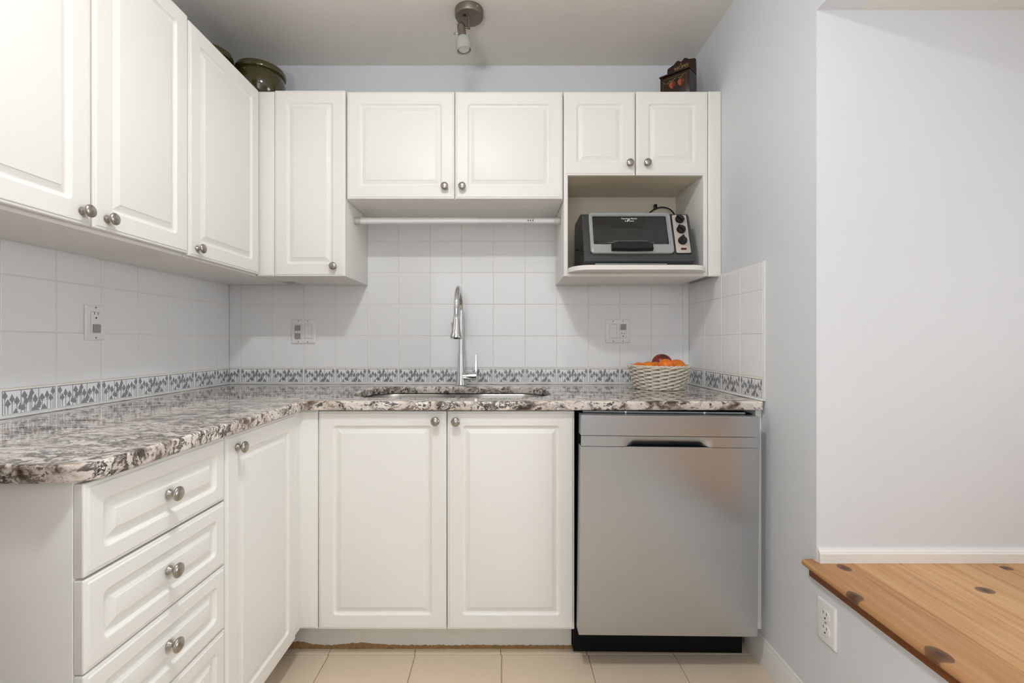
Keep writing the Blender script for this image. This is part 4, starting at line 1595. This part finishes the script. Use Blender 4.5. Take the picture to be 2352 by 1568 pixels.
for ph_ in (0, PI):
    rm = MB()
    pts = []
    for k_ in range(160):
        a = 2 * PI * k_ / 160
        pts.append((BCX + (0.1275 + 0.0028 * math.cos(20 * a + ph_)) * math.cos(a), BCY + (0.1275 + 0.0028 * math.cos(20 * a + ph_)) * math.sin(a), CTOP + 0.0995 + 0.0028 * math.sin(20 * a + ph_)))
    rm.tube(pts, 0.0034, 6, closed=True)
    build(rm, 'rim_braid', M_WICKER, bt, 60)
for ph_, zc_ in ((0, 0.0075), (PI, 0.0042)):
    rm = MB()
    pts = []
    for k_ in range(120):
        a = 2 * PI * k_ / 120
        pts.append((BCX + (0.0985 + 0.0020 * math.cos(11 * a + ph_)) * math.cos(a), BCY + (0.0985 + 0.0020 * math.cos(11 * a + ph_)) * math.sin(a), CTOP + zc_ + 0.0018 * math.sin(11 * a + ph_)))
    rm.tube(pts, 0.0028, 6, closed=True)
    build(rm, 'foot_braid', M_WICKER, bt, 60)
build(MB().lathe([(brad(0.006 + 0.0135 * i) - 0.0058, 0.006 + 0.0135 * i) for i in range(7)] + [(brad(0.087 - 0.0135 * i) - 0.0070, 0.087 - 0.0135 * i) for i in range(7)], 48, Matrix.Translation((BCX, BCY, CTOP)), cap=False), 'shade_lining', M_WICKER_SHADE, bt, 60)  # dark inner wall imitates shade seen through the weave
build(MB().lathe([(0.0, 0.050), (0.106, 0.050), (0.106, 0.056), (0.0, 0.056)], 32, Matrix.Translation((BCX, BCY, CTOP))), 'inner_base', M_WICKER, bt)


def fruit(name, label, cat, x, y, z, r, sc_, m_, stem=None, rot=0.0):
    t = thing(name, label, cat, (x, y, CTOP + z - r * sc_[2]), group='fruit in the basket')
    M = Matrix.Translation((x, y, CTOP + z)) @ Matrix.Rotation(rot, 4, 'Y')
    mb = MB()
    seg, rings = 24, 16
    mb.sphere((0, 0, 0), r, seg, rings, sc_, M)
    build(mb, 'flesh', m_, t, 80)
    if stem:
        d = Vector(stem).normalized()
        q = d.to_track_quat('Z', 'Y').to_matrix().to_4x4()
        e = Vector((d.x * sc_[0], d.y * sc_[1], d.z * sc_[2])) * r
        sm = MB().lathe([(0.0045, -0.001), (0.0042, 0.0010), (0.0018, 0.0016), (0.0014, 0.0028), (0.0, 0.0028)], 8, Matrix.Translation(Vector((x, y, CTOP + z)) + e) @ q)
        build(sm, 'stem', M_STEM, t)


def mango_mat():
    m = mat('mango_skin', rgb(150, 48, 34), 0.3, spec=0.5)
    g = NT(m)
    tc = m.node_tree.nodes.new('ShaderNodeTexCoord')
    n1 = g.n('ShaderNodeTexNoise', Scale=16.0, Detail=3.0)
    g.l(tc.outputs['Object'], n1.inputs['Vector'])
    c = g.ramp(n1.outputs['Fac'], [(0.35, rgb(96, 52, 34)), (0.5, rgb(150, 46, 34)), (0.72, rgb(168, 64, 38))])
    g.l(c, m.node_tree.nodes['Principled BSDF'].inputs['Base Color'])
    return m


fruit('mango', 'dark red mango on top of the basket', 'mango', 0.704, 2.062, 0.1095, 0.040, (1.12, 1.0, 1.0), mango_mat(), None, 0.15)
fruit('mandarin', 'bright orange mandarin at the front centre of the basket', 'mandarin', 0.679, 1.942, 0.1000, 0.0330, (1, 1, 0.97), M_ORANGE)
fruit('mandarin', 'orange mandarin at the front left of the basket', 'mandarin', 0.610, 1.955, 0.0895, 0.0325, (1.02, 1, 0.96), M_ORANGE2, (0.1, -1, -0.05))
fruit('mandarin', 'reddish mandarin low at the left rim of the basket', 'mandarin', 0.590, 2.026, 0.0865, 0.0300, (1, 1, 0.9), M_ORANGE)
fruit('mandarin', 'golden mandarin showing its stem in front of the mango', 'mandarin', 0.657, 2.004, 0.0875, 0.0310, (1, 1, 0.96), M_ORANGE2, (0.0, -1, 0.15))
fruit('mandarin', 'wide flattened orange mandarin at the back right of the basket', 'mandarin', 0.757, 2.030, 0.0980, 0.0335, (1.08, 1, 0.86), M_ORANGE)
fruit('mandarin', 'golden mandarin at the front right of the basket', 'mandarin', 0.742, 1.960, 0.0890, 0.0310, (1, 1, 0.95), M_ORANGE2, (-0.3, -1, -0.3))

# ------------------------------------------------------------------ ceiling spot lamp (unlit)
LX, LY = -0.141, 1.862
lt = thing('ceiling_spotlight', 'pewter ceiling spotlight with a frosted glass shade', 'lamp', (LX, LY, CEIL))
can = build(MB().lathe([(0.0, -0.0300), (0.049, -0.0300), (0.0545, -0.0285), (0.0570, -0.0240), (0.0570, 0.0)], 48, Matrix.Translation((LX, LY, CEIL))), 'canopy', M_LAMP, lt)
build(MB().lathe([(0.0, 0), (0.004, 0), (0.0045, 0.002), (0.0025, 0.004), (0.0, 0.004)], 12, Matrix.Translation((LX + 0.034, LY - 0.0455, CEIL - 0.014)) @ Matrix.Rotation(PI / 2, 4, 'X')), 'screw', M_NICKEL, can)
build(MB().box(LX - 0.022, LX - 0.010, LY - 0.024, LY - 0.012, CEIL - 0.0304, CEIL - 0.0301), 'slot', M_DARK, can, None)
build(MB().tube([(LX, LY - 0.008, CEIL - 0.0295), (LX, LY - 0.008, CEIL - 0.078)], 0.0050, 12), 'stem', M_LAMP, lt)
build(MB().tube([(LX + 0.002, LY - 0.008, CEIL - 0.073), (LX - 0.020, LY - 0.004, CEIL - 0.071)], 0.0042, 10), 'joint', M_LAMP, lt)
d = Vector((0.13, -0.13, -1.0)).normalized()
q = d.to_track_quat('Z', 'Y').to_matrix().to_4x4()
SM = Matrix.Translation((LX - 0.034, LY + 0.004, CEIL - 0.050)) @ q
arm = build(MB().lathe([(0.0, -0.004), (0.010, -0.003), (0.0150, 0.004), (0.0165, 0.012), (0.0170, 0.018), (0.0162, 0.020), (0.0162, 0.066), (0.013, 0.068)], 24, SM), 'lamp_holder', M_LAMP, lt)
build(MB().tube([SM @ Vector((0.0, -0.0, 0.045)), SM @ Vector((0.0, 0, 0.045)) + Vector((-0.028, 0, 0.002))], 0.0016, 8).sphere(SM @ Vector((0.0, 0, 0.045)) + Vector((-0.030, 0, 0.002)), 0.0042, 10, 8), 'thumb_screw', M_NICKEL, arm)
build(MB().lathe([(0.016, 0.062), (0.022, 0.064), (0.028, 0.072), (0.030, 0.085), (0.030, 0.122), (0.0285, 0.122), (0.0285, 0.086), (0.0265, 0.0745), (0.021, 0.0665), (0.016, 0.0645)], 32, SM), 'lamp_shade', M_FROST, lt)
blb = build(MB().lathe([(0.006, 0.068), (0.010, 0.078), (0.018, 0.100), (0.0240, 0.1085), (0.0245, 0.111), (0.0235, 0.112)], 28, SM), 'bulb', M_BULB, lt)
build(MB().lathe([(0.0225, 0.1105), (0.0245, 0.1105), (0.0245, 0.1135), (0.0225, 0.1135), (0.0225, 0.1105)], 28, SM, cap=False), 'bulb_ring', M_LAMP, blb)

# ------------------------------------------------------------------ the room's working ceiling lamp (above the frame)
gl = thing('flush_ceiling_lamp', 'lit round flush lamp on the ceiling over the kitchen floor', 'lamp', (LAMP_POS[0], LAMP_POS[1], CEIL))
LT = Matrix.Translation((LAMP_POS[0], LAMP_POS[1], 0))
zl = LAMP_POS[2]
build(MB().lathe([(0.0, zl + 0.012), (0.0900, zl + 0.012), (0.0950, zl + 0.016), (0.0960, CEIL), (0.0, CEIL)], 40, LT), 'housing', M_LAMP, gl)
build(MB().lathe([(0.085 * math.sin(PI / 2 * i / 8), zl + 0.011 - 0.024 * math.cos(PI / 2 * i / 8)) for i in range(9)], 40, LT), 'diffuser', M_GLOBE, gl, 80)
# added fill lamp behind the photographer, bouncing its light off the ceiling
PX, PY, PZ = -0.50, -0.35, 1.28
pl = thing('upward_fill_lamp', 'added upward fill lamp standing behind the photographer', 'lamp', (PX, PY, 0.0))
PT = Matrix.Translation((PX, PY, 0))
build(MB().lathe([(0.14, 0.0005), (0.14, 0.012), (0.13, 0.020), (0.02, 0.026), (0.0, 0.026)], 32, PT), 'base', M_LAMP, pl)
build(MB().tube([(PX, PY, 0.024), (PX, PY, PZ - 0.10)], 0.011, 12), 'pole', M_LAMP, pl)
build(MB().lathe([(0.012, PZ - 0.105), (0.06, PZ - 0.095), (0.12, PZ - 0.055), (0.165, PZ), (0.160, PZ), (0.115, PZ - 0.050), (0.0, PZ - 0.07)], 40, PT), 'bowl', M_LAMP, pl)
build(MB().lathe([(0.0, PZ - 0.022), (0.138, PZ - 0.022), (0.138, PZ - 0.018), (0.0, PZ - 0.018)], 40, PT), 'diffuser', M_UPFILL, pl, 80)
